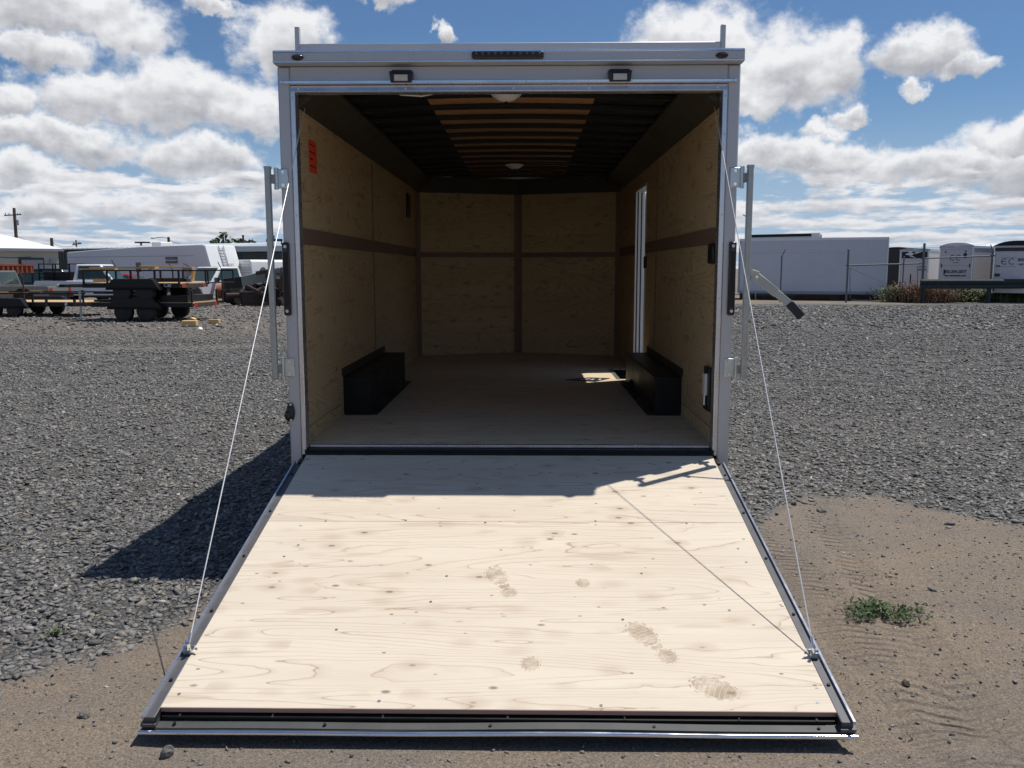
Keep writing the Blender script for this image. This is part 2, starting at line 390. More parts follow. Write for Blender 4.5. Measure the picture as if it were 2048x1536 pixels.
        if smooth or bevel:
            me.shade_smooth() if smooth is True else me.set_sharp_from_angle(angle=R(smooth if smooth else 35))
            if smooth is not True: me.polygons.foreach_set('use_smooth', [True] * len(me.polygons))
        return o
def box(x0, x1, y0, y1, z0, z1): return MB().box(x0, x1, y0, y1, z0, z1)
def tag(o, label=None, cat=None, group=None, kind=None):
    if label: o['label'] = label
    if cat: o['category'] = cat
    if group: o['group'] = group
    if kind: o['kind'] = kind
    return o
def thing(name, label, cat, loc=(0, 0, 0), rz=0.0, group=None):
    o = bpy.data.objects.new(name, None); COL.objects.link(o); o.location = loc; o.rotation_euler = (0, 0, rz)
    o.empty_display_size = .2
    return tag(o, label, cat, group)
def copy_tree(o, parent=None):
    c = o.copy(); COL.objects.link(c)
    if parent is not None: c.parent = parent
    for ch in o.children: copy_tree(ch, c)
    return c
def textmesh(name, body, size, mat, parent, M, shear=0.0, depth=.002, align='CENTER', bold=0.0):
    cu = bpy.data.curves.new(name, 'FONT'); cu.body = body; cu.size = size; cu.shear = shear; cu.extrude = depth; cu.align_x = align; cu.offset = bold
    t = bpy.data.objects.new(name + '_tmp', cu); me = bpy.data.meshes.new_from_object(t); bpy.data.objects.remove(t); bpy.data.curves.remove(cu)
    me.materials.clear(); me.materials.append(mat)
    o = bpy.data.objects.new(name, me); COL.objects.link(o); o.parent = parent; o.matrix_local = M; return o

# ------------------------------------------------------------------ ground
def vnoise(x, y, seed=0):
    """smooth value noise on numpy arrays, 0..1"""
    xi, yi = np.floor(x).astype(np.int64), np.floor(y).astype(np.int64); fx, fy = x - xi, y - yi
    fx = fx * fx * (3 - 2 * fx); fy = fy * fy * (3 - 2 * fy)
    def h(a, b):
        n = (a * 374761393 + b * 668265263 + seed * 144665) & 0x7fffffff
        n = ((n ^ (n >> 13)) * 1274126177) & 0x7fffffff
        return ((n ^ (n >> 16)) & 0xffff) / 65535.0
    return (h(xi, yi) * (1 - fx) + h(xi + 1, yi) * fx) * (1 - fy) + (h(xi, yi + 1) * (1 - fx) + h(xi + 1, yi + 1) * fx) * fy
def fbm(x, y, oct=4, seed=0):
    s, a, t = 0, .5, 0
    for i in range(oct):
        s = s + a * vnoise(x * 2 ** i, y * 2 ** i, seed + i); t += a; a *= .5
    return s / t
BX = [-6, -3.2, -1.97, -1.89, -1.77, -1.67, -1.62, -1.58, -1.54, -1.48, -1.30, 1.30, 1.57, 1.85, 2.03, 2.37, 2.63, 2.79, 2.9, 3.09, 3.25, 4.2, 7]
BY = [-2.9, -2.2, -1.85, -1.72, -1.66, -1.56, -1.45, -1.37, -1.20, -.97, -.70, .05, .33, .8, 1.08, 1.19, 1.13, .97, .7, .49, .32, -.1, -.6]
def sstep(x, a, b):
    t = np.clip((x - a) / (b - a), 0, 1); return t * t * (3 - 2 * t)
def dirt_at(x, y):
    n = fbm(x * 1.7, y * 1.7, 4, 5)
    d = np.interp(x, BX, BY) + (n - .5) * np.where(x < 0, .95, .6) - y
    wid = np.where(x < 0, .95, .30)
    near = sstep(d, -wid, wid * .8)
    far = sstep(y, 31, 36.5) * .75
    band = np.exp(-((y - 12.8 - .25 * (x + 9) * 0.4) / 1.0) ** 2) * sstep(-x, 3.0, 6.0) * .5
    leftf = sstep(y, 13.5, 16) * sstep(-x, 2, 5) * .45
    patch = sstep(fbm(x * .55, y * .55, 4, 21), .60, .78) * .32
    spot = sstep(fbm(x * 1.9, y * 1.9, 3, 33), .66, .78) * .22
    return np.clip(np.maximum.reduce([near, far * (0.55 + .9 * (fbm(x * .3, y * .3, 3, 8) - .3)), band, leftf, patch, spot]), 0, 1)
def height_at(x, y):
    d = dirt_at(x, y)
    r = np.hypot(x - .1, y + 2.0); fade = 1 - sstep(r, 14, 30)
    h = (fbm(x * .8, y * .8, 3, 2) - .5) * .05 + (fbm(x * 4, y * 4, 3, 4) - .5) * .022
    h = h + (1 - d) * (fbm(x * 2.2, y * 2.2, 3, 9) * .03)
    # wheel ruts curving away over the dirt at the right of the ramp
    for (cx, cy, rad, wd) in ((3.9, -6.0, 4.55, .16), (3.9, -6.0, 3.55, .14)):
        q = np.hypot(x - cx, y - cy) - rad
        h = h - np.exp(-(q / wd) ** 2) * .016 * d + np.exp(-((np.abs(q) - wd * 1.6) / (wd * .6)) ** 2) * .010 * d
        h = h + np.exp(-(q / wd) ** 2) * .005 * d * np.sin(np.arctan2(y - cy, x - cx) * rad * 52)
    flat = 1 - sstep(np.maximum(np.abs(x) - 1.15, np.maximum(-2.29 - y, y + .1)), 0.0, .25)   # pressed flat under the ramp
    return h * fade * (1 - flat) - .012 * fade * flat - .02 * fade

def build_ground():
    n = 560
    t = np.linspace(-1, 1, n); xs = 1.7 * np.sinh(t * 8.2) + .1
    ys = 1.7 * np.sinh(t * 8.2) - 1.2
    X, Y = np.meshgrid(xs, ys); Z = height_at(X, Y)
    D = dirt_at(X, Y)
    me = bpy.data.meshes.new('ground')
    co = np.stack([X.ravel(), Y.ravel(), Z.ravel()], 1).astype(np.float32)
    a = np.arange(n * n).reshape(n, n)
    q = np.stack([a[:-1, :-1].ravel(), a[:-1, 1:].ravel(), a[1:, 1:].ravel(), a[1:, :-1].ravel()], 1).astype(np.int32)
    me.vertices.add(len(co)); me.vertices.foreach_set('co', co.ravel())
    me.loops.add(q.size); me.loops.foreach_set('vertex_index', q.ravel())
    me.polygons.add(len(q)); me.polygons.foreach_set('loop_start', np.arange(0, q.size, 4, dtype=np.int32)); me.polygons.foreach_set('loop_total', np.full(len(q), 4, np.int32))
    me.polygons.foreach_set('use_smooth', np.ones(len(q), bool))
    at = me.attributes.new('dirt', 'FLOAT', 'POINT'); at.data.foreach_set('value', D.ravel().astype(np.float32))
    me.update(); me.validate()
    m, T, bs = newmat('ground_mix')
    tc = T.new('ShaderNodeTexCoord').outputs['Object']
    A = T.new('ShaderNodeAttribute', attribute_name='dirt').outputs['Fac']
    wp = T.v('ADD', tc, T.v('MULTIPLY', T.v('SUBTRACT', T.noise(tc, 14, 3, .6, col=True), (.5, .5, .5)), (.05, .05, 0)))
    v1 = T.voro(wp, 27.0); ve = T.voro(wp, 27.0, 'DISTANCE_TO_EDGE'); rnd = T.sep(v1['Color'])
    v2 = T.voro(wp, 9.0); r2 = T.sep(v2['Color'])
    big = T.noise(tc, .35, 5.0, .6); med = T.noise(tc, 2.2, 5.0, .65)
    g = T.mix(rnd[0], (.090, .089, .087), (.245, .240, .232))
    g = T.mix(T.m('MULTIPLY', T.m('GREATER_THAN', rnd[1], .93), .8), g, (.20, .17, .13))
    g = T.mix(T.m('MULTIPLY', T.m('GREATER_THAN', rnd[2], .985), .8), g, (.38, .36, .33))
    g = T.mix(T.mr(ve['Distance'], .12, .0, 0, .65), g, (.03, .03, .029))
    g = T.mix(T.mr(big, .3, .7, 0, .45), g, T.v('MULTIPLY', g, (.72, .74, .78)))
    g = T.mix(T.mr(med, .45, .75, 0, .35), g, (.115, .105, .092))
    fine = T.noise(tc, 70.0, 5.0, .7); fine2 = T.noise(tc, 260.0, 3.0, .6)
    dn = T.noise(T.v('MULTIPLY', tc, (1, 2.2, 1)), 1.6, 6.0, .65)
    dcol = T.mix(T.mr(dn, .3, .7), (.235, .192, .152), (.180, .162, .143))
    dcol = T.mix(T.mr(big, .4, .62, 0, .7), dcol, (.275, .216, .158))
    dcol = T.mix(T.mr(fine, .35, .72), T.v('MULTIPLY', dcol, (.70, .70, .72)), T.v('MULTIPLY', dcol, (1.25, 1.25, 1.22)))
    spk = T.noise(tc, 150.0, 2.0, .5); dcol = T.mix(T.mr(spk, .56, .70), dcol, T.v('MULTIPLY', dcol, (.45, .46, .48))); dcol = T.mix(T.mr(spk, .42, .30), dcol, T.v('MULTIPLY', dcol, (1.55, 1.5, 1.45)))
    pb = T.voro(tc, 60.0); pr = T.sep(pb['Color'])
    peb = T.m('MULTIPLY', T.mr(pb['Distance'], .30, .20), T.m('GREATER_THAN', pr[0], .86))
    dcol = T.mix(T.m('MULTIPLY', peb, .85), dcol, T.mix(pr[1], (.06, .06, .06), (.30, .27, .23)))
    f = T.mr(T.m('ADD', A, T.m('MULTIPLY', T.m('SUBTRACT', T.noise(tc, 7.0, 6.0, .7), .5), .7)), .30, .62, 0, 1)
    T.put(bs.inputs['Base Color'], T.mix(f, g, dcol)); bs.inputs['Roughness'].default_value = .95; bs.inputs['Specular IOR Level'].default_value = .15
    hg = T.m('ADD', T.m('MULTIPLY', T.mr(ve['Distance'], 0, .25), .016), T.m('MULTIPLY', rnd[1], .018))
    hd = T.m('ADD', T.m('ADD', T.m('MULTIPLY', fine, .010), T.m('MULTIPLY', fine2, .004)), T.m('ADD', T.m('MULTIPLY', med, .03), T.m('MULTIPLY', peb, .004)))
    gx, gy, _ = T.sep(tc); wr_ = T.m('MULTIPLY', T.m('SUBTRACT', T.noise(tc, 1.3, 3.0, .6), .5), .30)
    near = T.m('MULTIPLY', T.mr(gy, .9, .3, 0, 1, True), T.mr(gy, -7.0, -5.0, 0, 1))
    for (xc, sl, wd, fq, ch, am) in ((1.50, -.05, .17, 100.0, 30.0, .012), (1.98, .10, .15, 88.0, -36.0, .012), (-1.95, .12, .16, 95.0, 28.0, .009)):
        q_ = T.m('ADD', T.m('SUBTRACT', T.m('SUBTRACT', gx, xc), T.m('MULTIPLY', gy, sl)), wr_)
        env = T.m('MULTIPLY', T.m('MULTIPLY', T.mr(T.m('ABSOLUTE', q_), wd, wd * .5, 0, 1, True), T.mr(T.noise(tc, 2.6, 3.0, .6), .32, .48)), near)
        rip = T.m('SINE', T.m('ADD', T.m('MULTIPLY', T.m('ADD', gy, T.m('MULTIPLY', wr_, .4)), fq), T.m('MULTIPLY', T.m('ABSOLUTE', q_), ch)))
        hd = T.m('ADD', hd, T.m('MULTIPLY', T.m('MULTIPLY', rip, env), am))
        hd = T.m('SUBTRACT', hd, T.m('MULTIPLY', T.mr(T.m('ABSOLUTE', q_), wd * 1.1, wd * .7, 0, 1, True), .012))
    hh = T.m('MULTIPLY_ADD', f, T.m('SUBTRACT', hd, hg), hg)
    b = T.new('ShaderNodeBump'); b.inputs['Strength'].default_value = .9; b.inputs['Distance'].default_value = 1.0
    T.put(b.inputs['Height'], hh); T.l.new(b.outputs[0], bs.inputs['Normal'])
    me.materials.append(m)
    o = bpy.data.objects.new('ground', me); COL.objects.link(o); tag(o, kind='structure')
    return o
build_ground()

def stone_mat(name, lo, hi, warm, pale):
    m, T, bs = newmat(name)
    A = T.new('ShaderNodeAttribute', attribute_name='tone').outputs['Fac']
    tc = T.new('ShaderNodeTexCoord').outputs['Object']
    n = T.noise(tc, 60.0, 4.0, .6)
    c = T.mix(T.m('FRACT', T.m('MULTIPLY', A, 7.0)), lo, hi)
    c = T.mix(T.m('MULTIPLY', T.m('GREATER_THAN', A, .88), .7), c, warm); c = T.mix(T.m('GREATER_THAN', A, .988), c, pale)
    c = T.mix(T.mr(n, .3, .75), T.v('MULTIPLY', c, (.72, .72, .74)), T.v('MULTIPLY', c, (1.22, 1.2, 1.16)))
    T.put(bs.inputs['Base Color'], c); bs.inputs['Roughness'].default_value = .8; bs.inputs['Specular IOR Level'].default_value = .3
    return m
STONE = stone_mat('crushed_basalt', (.115, .113, .108), (.275, .269, .256), (.29, .25, .20), (.42, .40, .36))

def stones(name, P, S, flat, mat, seed):
    """every stone its own angular chip; P = centres (n,3), S = sizes (n,)"""
    g = np.random.default_rng(seed); n = len(P)
    base = np.array([[-1, -1, -1], [1, -1, -1], [1, 1, -1], [-1, 1, -1], [-1, -1, 1], [1, -1, 1], [1, 1, 1], [-1, 1, 1]], float) * .5
    V = np.repeat(base[None], n, 0) + g.uniform(-.34, .34, (n, 8, 3))
    V[:, 4:, :2] *= g.uniform(.7, 1.05, (n, 1, 1))
    V *= np.stack([S * g.uniform(.8, 1.6, n), S * g.uniform(.5, .95, n), S * g.uniform(flat[0], flat[1], n)], 1)[:, None, :]
    yaw = g.uniform(0, 2 * np.pi, n); ti = g.normal(0, .30, n); tj = g.normal(0, .30, n)
    cz, sz = np.cos(yaw), np.sin(yaw); cx, sx = np.cos(ti), np.sin(ti); cy, sy = np.cos(tj), np.sin(tj)
    x, y, z = V[..., 0], V[..., 1], V[..., 2]
    y, z = y * cx[:, None] - z * sx[:, None], y * sx[:, None] + z * cx[:, None]
    x, z = x * cy[:, None] + z * sy[:, None], -x * sy[:, None] + z * cy[:, None]
    x, y = x * cz[:, None] - y * sz[:, None], x * sz[:, None] + y * cz[:, None]
    V = np.stack([x, y, z], -1) + P[:, None, :]
    F = np.array([[3, 2, 1, 0], [4, 5, 6, 7], [0, 1, 5, 4], [1, 2, 6, 5], [2, 3, 7, 6], [3, 0, 4, 7]])
    q = (F[None] + (np.arange(n) * 8)[:, None, None]).reshape(-1, 4).astype(np.int32)
    me = bpy.data.meshes.new(name); me.vertices.add(n * 8); me.vertices.foreach_set('co', V.reshape(-1).astype(np.float32))
    me.loops.add(q.size); me.loops.foreach_set('vertex_index', q.ravel())
    me.polygons.add(len(q)); me.polygons.foreach_set('loop_start', np.arange(0, q.size, 4, dtype=np.int32)); me.polygons.foreach_set('loop_total', np.full(len(q), 4, np.int32))
    at = me.attributes.new('tone', 'FLOAT', 'FACE'); at.data.foreach_set('value', np.repeat(g.uniform(0, 1, n), 6).astype(np.float32))
    me.update(); me.materials.append(mat)
    o = bpy.data.objects.new(name, me); COL.objects.link(o); return o
def scatter(n, y0, y1, xmar, keep, seed):
    """ground points across the view and a margin beside it, between distances y0 and y1"""
    g = np.random.default_rng(seed)
    y = np.sqrt(g.uniform((y0 + 5.06) ** 2, (y1 + 5.06) ** 2, n)) - 5.06
    dd = y + 5.06; x = g.uniform(-1, 1, n) * (dd * .63 + xmar) + .08
    d = dirt_at(x, y); k = g.uniform(0, 1, n) < keep(d)
    under = (np.abs(x) < 1.12) & (y > -2.2) & (y < .6); k &= ~under
    k &= ~((np.abs(x) < 1.1) & (y >= .6) & (y < 6.0))
    return x[k], y[k], g
def gravel():
    Ps, Ss = [], []
    for (n, y0, y1, mar, s0, s1, sd) in ((52000, -3.0, 2.0, 1.3, .008, .034, 1), (76000, 2.0, 8.0, 1.0, .011, .036, 2), (56000, 8.0, 18.0, 1.0, .020, .050, 3), (20000, 18, 33, 1.0, .05, .10, 6)):
        x, y, g = scatter(n, y0, y1, mar, lambda d: np.clip(1.10 - 1.35 * d, .004, 1), sd)
        s = g.uniform(0, 1, len(x)) ** 2.2 * (s1 - s0) + s0
        z = height_at(x, y) + s * g.uniform(-.05, .28, len(x))
        Ps.append(np.stack([x, y, z], 1)); Ss.append(s)
    o = stones('gravel', np.concatenate(Ps), np.concatenate(Ss), (.22, .50), STONE, 77); tag(o, kind='stuff')
    x, y, g = scatter(30000, -3.0, 1.5, .8, lambda d: d * .55, 4)
    s = g.uniform(0, 1, len(x)) ** 4 * .011 + .003
    o = stones('pebbles', np.stack([x, y, height_at(x, y) + s * .2], 1), s, (.5, .9), STONE, 78); tag(o, kind='stuff')
gravel()

# ------------------------------------------------------------------ the enclosed trailer
ZF = .58; XI = 1.213; XJ = 1.190; XO = 1.288; YB = 5.34; YN = 5.757
trl = thing('cargo_trailer', 'silver enclosed cargo trailer with its rear ramp door let down onto the dirt', 'trailer', (0, 0, 0))
def part(mb, name, mat, parent=None, **k): return mb.build(name, mat, parent or trl, **k)
HT = 2.594   # top of rear opening
# outer skin: side walls (door hole on the right), nose, roof
part(box(-XO, -1.245, .06, YB, .42, 2.745), 'side_wall', WHITE)
mb = MB(); mb.box(1.245, XO, .06, 3.13, .42, 2.745); mb.box(1.245, XO, 3.92, YB, .42, 2.745); mb.box(1.245, XO, 3.13, 3.92, 2.405, 2.745); mb.box(1.245, XO, 3.13, 3.92, .42, .565)
part(mb, 'side_wall', WHITE)
part(MB().prism([(-XO, YB), (0, YN + .09), (XO, YB), (1.245, YB), (0, YN + .035), (-1.245, YB)], 2, .42, 2.745), 'nose_wall', WHITE)
mb = MB(); k = 14
prof = [(-XO + 2 * XO * i / k, 2.748 + .06 * (1 - (2 * i / k - 1) ** 2)) for i in range(k + 1)]
prof += [(XO - 2 * XO * i / k, 2.735 + .05 * (1 - (1 - 2 * i / k) ** 2)) for i in range(k + 1)]
mb.prism(prof, 1, .03, YB + .45); part(mb, 'roof', BRIGHT, smooth=40)
# under frame and running gear
mb = MB()
for s in (-1, 1): mb.box(s * 1.0 - .03, s * 1.0 + .03, .05, 5.3, .40, .545)
for i in range(11): mb.box(-1.2, 1.2, .12 + i * .5, .17 + i * .5, .46, .545)
part(mb, 'chassis', BLACK)
for s in (-1, 1):
    for y in (1.58, 2.42):
        t = part(MB().lathe([(.19, -.10), (.30, -.10), (.335, -.06), (.335, .06), (.30, .10), (.19, .10)], (s * 1.08, y, .335), 0, 24), 'wheel', TYRE, smooth=40)
        MB().lathe([(.03, .05), (.12, .06), (.19, .105), (.19, -.105), (.03, -.105)], (s * 1.08, y, .335), 0, 16).build('rim', RIMG, t, smooth=40)
# floor in sheets
for (y0, y1) in ((.022, 1.218), (1.222, 2.438), (2.442, 3.658)):
    if y0 > 2.4:
        part(MB().box(-XI, .99, y0, y1, .555, ZF).box(.99, XI, y0, 3.12, .555, ZF), 'floor_panel', FLOOR_PLY)
    else: part(box(-XI, XI, y0, y1, .555, ZF), 'floor_panel', FLOOR_PLY)
part(MB().prism([(-XI, 3.662), (.99, 3.662), (.99, 3.93), (XI, 3.93), (XI, YB), (0, YN + .02), (-XI, YB)], 2, .555, ZF), 'floor_panel', FLOOR_PLY)
# step well inside the side door
mb = MB(); mb.box(.99, 1.30, 3.12, 3.93, .33, .345); mb.box(.985, .995, 3.12, 3.93, .345, .574); mb.box(.99, 1.30, 3.92, 3.93, .345, .574); mb.box(.99, 1.30, 3.112, 3.12, .345, .56)
st = part(mb, 'step_well', BLACK)
MB().box(.955, .99, 3.09, 3.95, ZF + .001, ZF + .005).box(.99, 1.245, 3.90, 3.95, ZF + .001, ZF + .006).build('step_trim', ZINC, st)
# plywood lining: upper and lower sheets of the two side walls
def wall_sheet(s, y0, y1, z0, z1): return part(box(min(s * XI, s * 1.243), max(s * XI, s * 1.243), y0, y1, z0, z1), 'wall_panel', WALL_PLY)
for s in (-1, 1):
    spans = [(.035, 2.462), (2.468, 4.895), (4.90, 5.37)] if s < 0 else [(.035, 2.462), (2.468, 3.125), (3.925, 5.37)]
    for (a, b) in spans:
        wall_sheet(s, a, b, ZF + .002, 1.798); wall_sheet(s, a, b, 1.802, 2.60)
    if s > 0: wall_sheet(s, 3.127, 3.923, 2.41, 2.60)
    # battens over the joints, kick board, cove
    for (a, b) in ([(.04, 5.33)] if s < 0 else [(.04, 3.12), (3.93, 5.33)]):
        part(box(min(s * (XI - .006), s * (XI - .001)), max(s * (XI - .006), s * (XI - .001)), a, b, 1.762, 1.858), 'joint_batten', BATTEN)
    part(box(min(s * (XI - .010), s * (XI - .001)), max(s * (XI - .010), s * (XI - .001)), .04, 1.02, ZF + .001, ZF + .092), 'kick_board', WALL_PLY)
    part(box(min(s * (XI - .010), s * (XI - .001)), max(s * (XI - .010), s * (XI - .001)), 3.94 if s > 0 else 3.0, 5.33, ZF + .001, ZF + .092), 'kick_board', WALL_PLY)
    part(MB().prism([(s * (XI - .002), 2.535), (s * (XI - .012), 2.535), (s * 1.02, 2.655), (s * 1.02, 2.675), (s * (XI - .002), 2.675)], 1, .04, 5.36), 'cove_trim', COVE)
    part(box(min(s * (XI - .007), s * (XI - .001)), max(s * (XI - .007), s * (XI - .001)), .05, 5.33, 2.505, 2.532), 'top_batten', WALL_PLY)
    part(box(min(s * (XI - .004), s * (XI - .0005)), max(s * (XI - .004), s * (XI - .0005)), 2.452, 2.478, ZF + .1, 2.50), 'seam_strip', BATTEN)
    # wheel boxes with their flanges
    w = part(MB().box(min(s * 1.02, s * 1.2125), max(s * 1.02, s * 1.2125), 1.105, 2.90, ZF, .855), 'wheel_box', BLACK, bevel=.006)
    MB().box(min(s * .965, s * 1.02), max(s * .965, s * 1.02), 1.06, 2.95, ZF + .001, ZF + .004).box(min(s * 1.2085, s * 1.2105), max(s * 1.2085, s * 1.2105), 1.06, 2.95, .857, .915).box(min(s * 1.02, s * 1.2), max(s * 1.02, s * 1.2), 1.05, 1.104, ZF + .001, ZF + .004).build('flange', COVE, w)
# nose lining
for s in (-1, 1):
    ang = math.atan2(YN - YB, XI); L = math.hypot(XI, YN - YB)
    e = Matrix.Translation((s * XI, YB, 0)) @ Matrix.Rotation(math.pi - ang if s > 0 else ang, 4, 'Z')
    for (z0, z1) in ((ZF + .002, 1.798), (1.802, 2.70)):
        o = part(box(0.002, L - .002, 0 if s < 0 else -.02, .02 if s < 0 else 0, z0, z1), 'nose_panel', NOSE_PLY); o.matrix_local = e
    q0, q1 = (-.006, -.001) if s < 0 else (.001, .006)
    o = part(box(.06, L - .04, q0, q1, 1.755, 1.815), 'joint_batten', BATTEN); o.matrix_local = e
    o = part(box(.005, .06, q0 * 1.2, q1 * 1.2, ZF + .002, 2.53), 'corner_batten', BATTEN); o.matrix_local = e
    o = part(box(.002, L - .01, q0 * 8, q1 * 8, 2.51, 2.69), 'cove_trim', COVE); o.matrix_local = e
part(MB().prism([(-.045, YN - .022), (0, YN - .010), (.045, YN - .022), (.045, YN - .032), (0, YN - .020), (-.045, YN - .032)], 2, ZF + .002, 2.52), 'centre_batten', BATTEN)
# ceiling liner and roof bows
def crown(x): return .045 * (1 - (x / XI) ** 2)
for (x0, x1, mt) in ((-XI, -.552, DARKROOF), (-.55, .55, LUAN), (.552, XI, DARKROOF)):
    mb = MB(); kk = 8; pf = [(x0 + (x1 - x0) * i / kk, 2.688 + crown(x0 + (x1 - x0) * i / kk)) for i in range(kk + 1)]
    pf += [(x, z + .004) for (x, z) in reversed(pf)]
    mb.prism(pf, 1, .05, YB + .4); part(mb, 'ceiling_liner', mt)
for i in range(14):
    y = .235 + i * .4065
    mb = MB(); kk = 12; xs = [-XI + 2 * XI * j / kk for j in range(kk + 1)]
    mb.prism([(x, 2.657 + crown(x)) for x in xs] + [(x, 2.684 + crown(x)) for x in reversed(xs)], 1, y - .028, y + .028)
    part(mb, 'roof_bow', DARKROOF)
for y in (.385, 3.995):
    d = part(MB().lathe([(.012, -.045), (.05, -.036), (.085, -.012), (.095, .0)], (-.02, y, 2.668), 2, 20), 'dome_light', WHITEP, smooth=50)
    MB().cyl((-.02, y, 2.615), (-.02, y, 2.624), .012, 8).build('switch', BLACKP, d)
    MB().tube([(.08, y + .01, 2.69), (.25, y + .02, 2.682), (.42, y + .01, 2.684), (.62, y + .02, 2.672)], .005, 6).build('wire', BLACKP, d)
p = [(-.70, .10, 2.648), (-.62, .11, 2.615), (-.50, .11, 2.607), (-.42, .10, 2.62), (-.36, .08, 2.66)]
w = part(MB().tube(p, .006, 8), 'loose_wire', WHITEP, smooth=True)
MB().sphere((-.705, .10, 2.632), .016, 8, 6).sphere((-.675, .10, 2.648), .015, 8, 6).build('wire_nut', ZINC, w)
# side door seen through its own opening
part(MB().box(XI - .004, 1.30, 3.127, 3.15, .57, 2.405).box(XI - .004, 1.30, 3.898, 3.923, .57, 2.405).box(XI - .004, 1.30, 3.15, 3.898, 2.383, 2.405), 'door_frame', WHITEP, bevel=.002)
for x_ in (1.226, 1.262): part(box(x_, x_ + .012, 3.894, 3.8978, .58, 2.38), 'frame_seal', RUBBER)
sd = part(MB().box(0, .79, -.045, 0, .585, 2.38), 'side_door', SILVER, loc=(1.302, 3.965, 0), rot=(0, 0, R(7)), bevel=.004)
MB().box(.03, .76, -.0475, -.0455, .62, 2.34).build('inner_skin', SILVER, sd)
for x_ in (.004, .774): box(x_, x_ + .012, -.052, -.0476, .60, 2.36).build('door_seal', RUBBER, sd)
MB().box(.02, .14, -.049, -.0477, .75, .79).build('door_sticker', PAPER_R, sd)
# small fittings on the walls
vt = part(box(-1.212, -1.195, 4.56, 4.80, 2.18, 2.44), 'wall_vent', BLACKP, bevel=.004)
mb = MB()
for i in range(7): mb.box(-1.1945, -1.190, 4.585, 4.775, 2.205 + i * .033, 2.222 + i * .033)
mb.build('louver', DARKROOF, vt)
part(box(-1.2118, -1.2105, .297, .497, 2.205, 2.398), 'notice', PAPER_R)
mb = MB()
for i, (a, b) in enumerate(((.31, .44), (.31, .47), (.31, .39), (.31, .47))): mb.box(-1.2103, -1.2099, a, b, 2.365 - i * .042, 2.372 - i * .042)
part(mb, 'notice_print', RED)
part(box(1.190, 1.2125, .10, .235, 1.645, 1.765), 'hand_hold', BLACKP, bevel=.012)
part(box(1.190, 1.2125, 3.05, 3.112, 1.62, 1.73), 'door_catch', BLACKP, bevel=.008)
b = part(box(1.192, 1.2125, .10, .25, .765, 1.03), 'grab_bracket', BLACKP, bevel=.006)
MB().box(1.176, 1.1915, .14, .20, .86, .99).build('bracket_tongue', WHITEP, b); MB().cyl((1.181, .155, .80), (1.181, .155, .87), .008, 8).build('bracket_pin', ZINC, b)

# rear frame
_before = set(o.name for o in COL.objects)
for s in (-1, 1):
    part(MB().box(min(s * 1.218, s * XO), max(s * 1.218, s * XO), -.012, .10, .30, 2.735), 'rear_post', SILVER, bevel=.008)
    part(MB().box(min(s * XJ, s * 1.2175), max(s * XJ, s * 1.2175), -.020, .06, .533, HT + .006), 'jamb_trim', ALU, bevel=.003)
    part(MB().box(min(s * (XJ + .004), s * 1.222), max(s * (XJ + .004), s * 1.222), .0605, .07, .58, 2.58), 'inner_seal', RUBBER)
part(box(-1.2175, 1.2175, -.004, .06, 2.655, 2.735), 'header', SILVER)
part(MB().prism([(-.045, 2.640), (-.045, 2.652), (-.012, 2.662), (.0, 2.662), (.0, 2.636), (-.03, 2.636)], 0, -1.262, 1.262), 'drip_rail', BRIGHT)
part(MB().prism([(-.020, 2.600), (-.014, 2.634), (.05, 2.634), (.05, HT), (-.012, HT)], 0, -1.2175, 1.2175), 'top_jamb_trim', ALU, bevel=.002)
part(MB().prism([(-.075, 2.740), (-.082, 2.746), (-.082, 2.796), (-.060, 2.806), (.08, 2.806), (.08, 2.738), (-.06, 2.738)], 0, -XO - .003, XO + .003), 'top_cap', SILVER, bevel=.003)
part(MB().prism([(-.086, 2.742), (-.086, 2.7475), (-.0826, 2.7475), (-.0826, 2.742)], 0, -XO - .003, XO + .003), 'cap_lip', BRIGHT)
part(MB().prism([(-.083, 2.797), (-.083, 2.801), (-.062, 2.811), (-.04, 2.811), (-.04, 2.807), (-.06, 2.807)], 0, -XO - .003, XO + .003), 'cap_edge', BRIGHT)
mb = MB()
for x in (-1.25, -.86, -.52, .30, .58, .93, 1.255): mb.cyl((x, -.082, 2.772), (x, -.087, 2.772), .007, 8)
for x in (-1.25, .10, .38 + .3, 1.24): mb.cyl((x, -.045, 2.647), (x, -.050, 2.647), .006, 8)
for x in (-1.17, -.57, .03, .45, 1.16): mb.cyl((x, -.017, 2.612), (x, -.024, 2.612), .006, 8)
for s in (-1, 1):
    for z in (.56, .98, 1.45, 1.92, 2.36, 2.57): mb.cyl((s * 1.208, -.02, z), (s * 1.208, -.026, z), .006, 8)
    for z in (1.30, 1.62): mb.cyl((s * 1.27, -.012, z), (s * 1.27, -.016, z), .005, 8)
tag(part(mb, 'screw_heads', ZINC), kind='stuff')
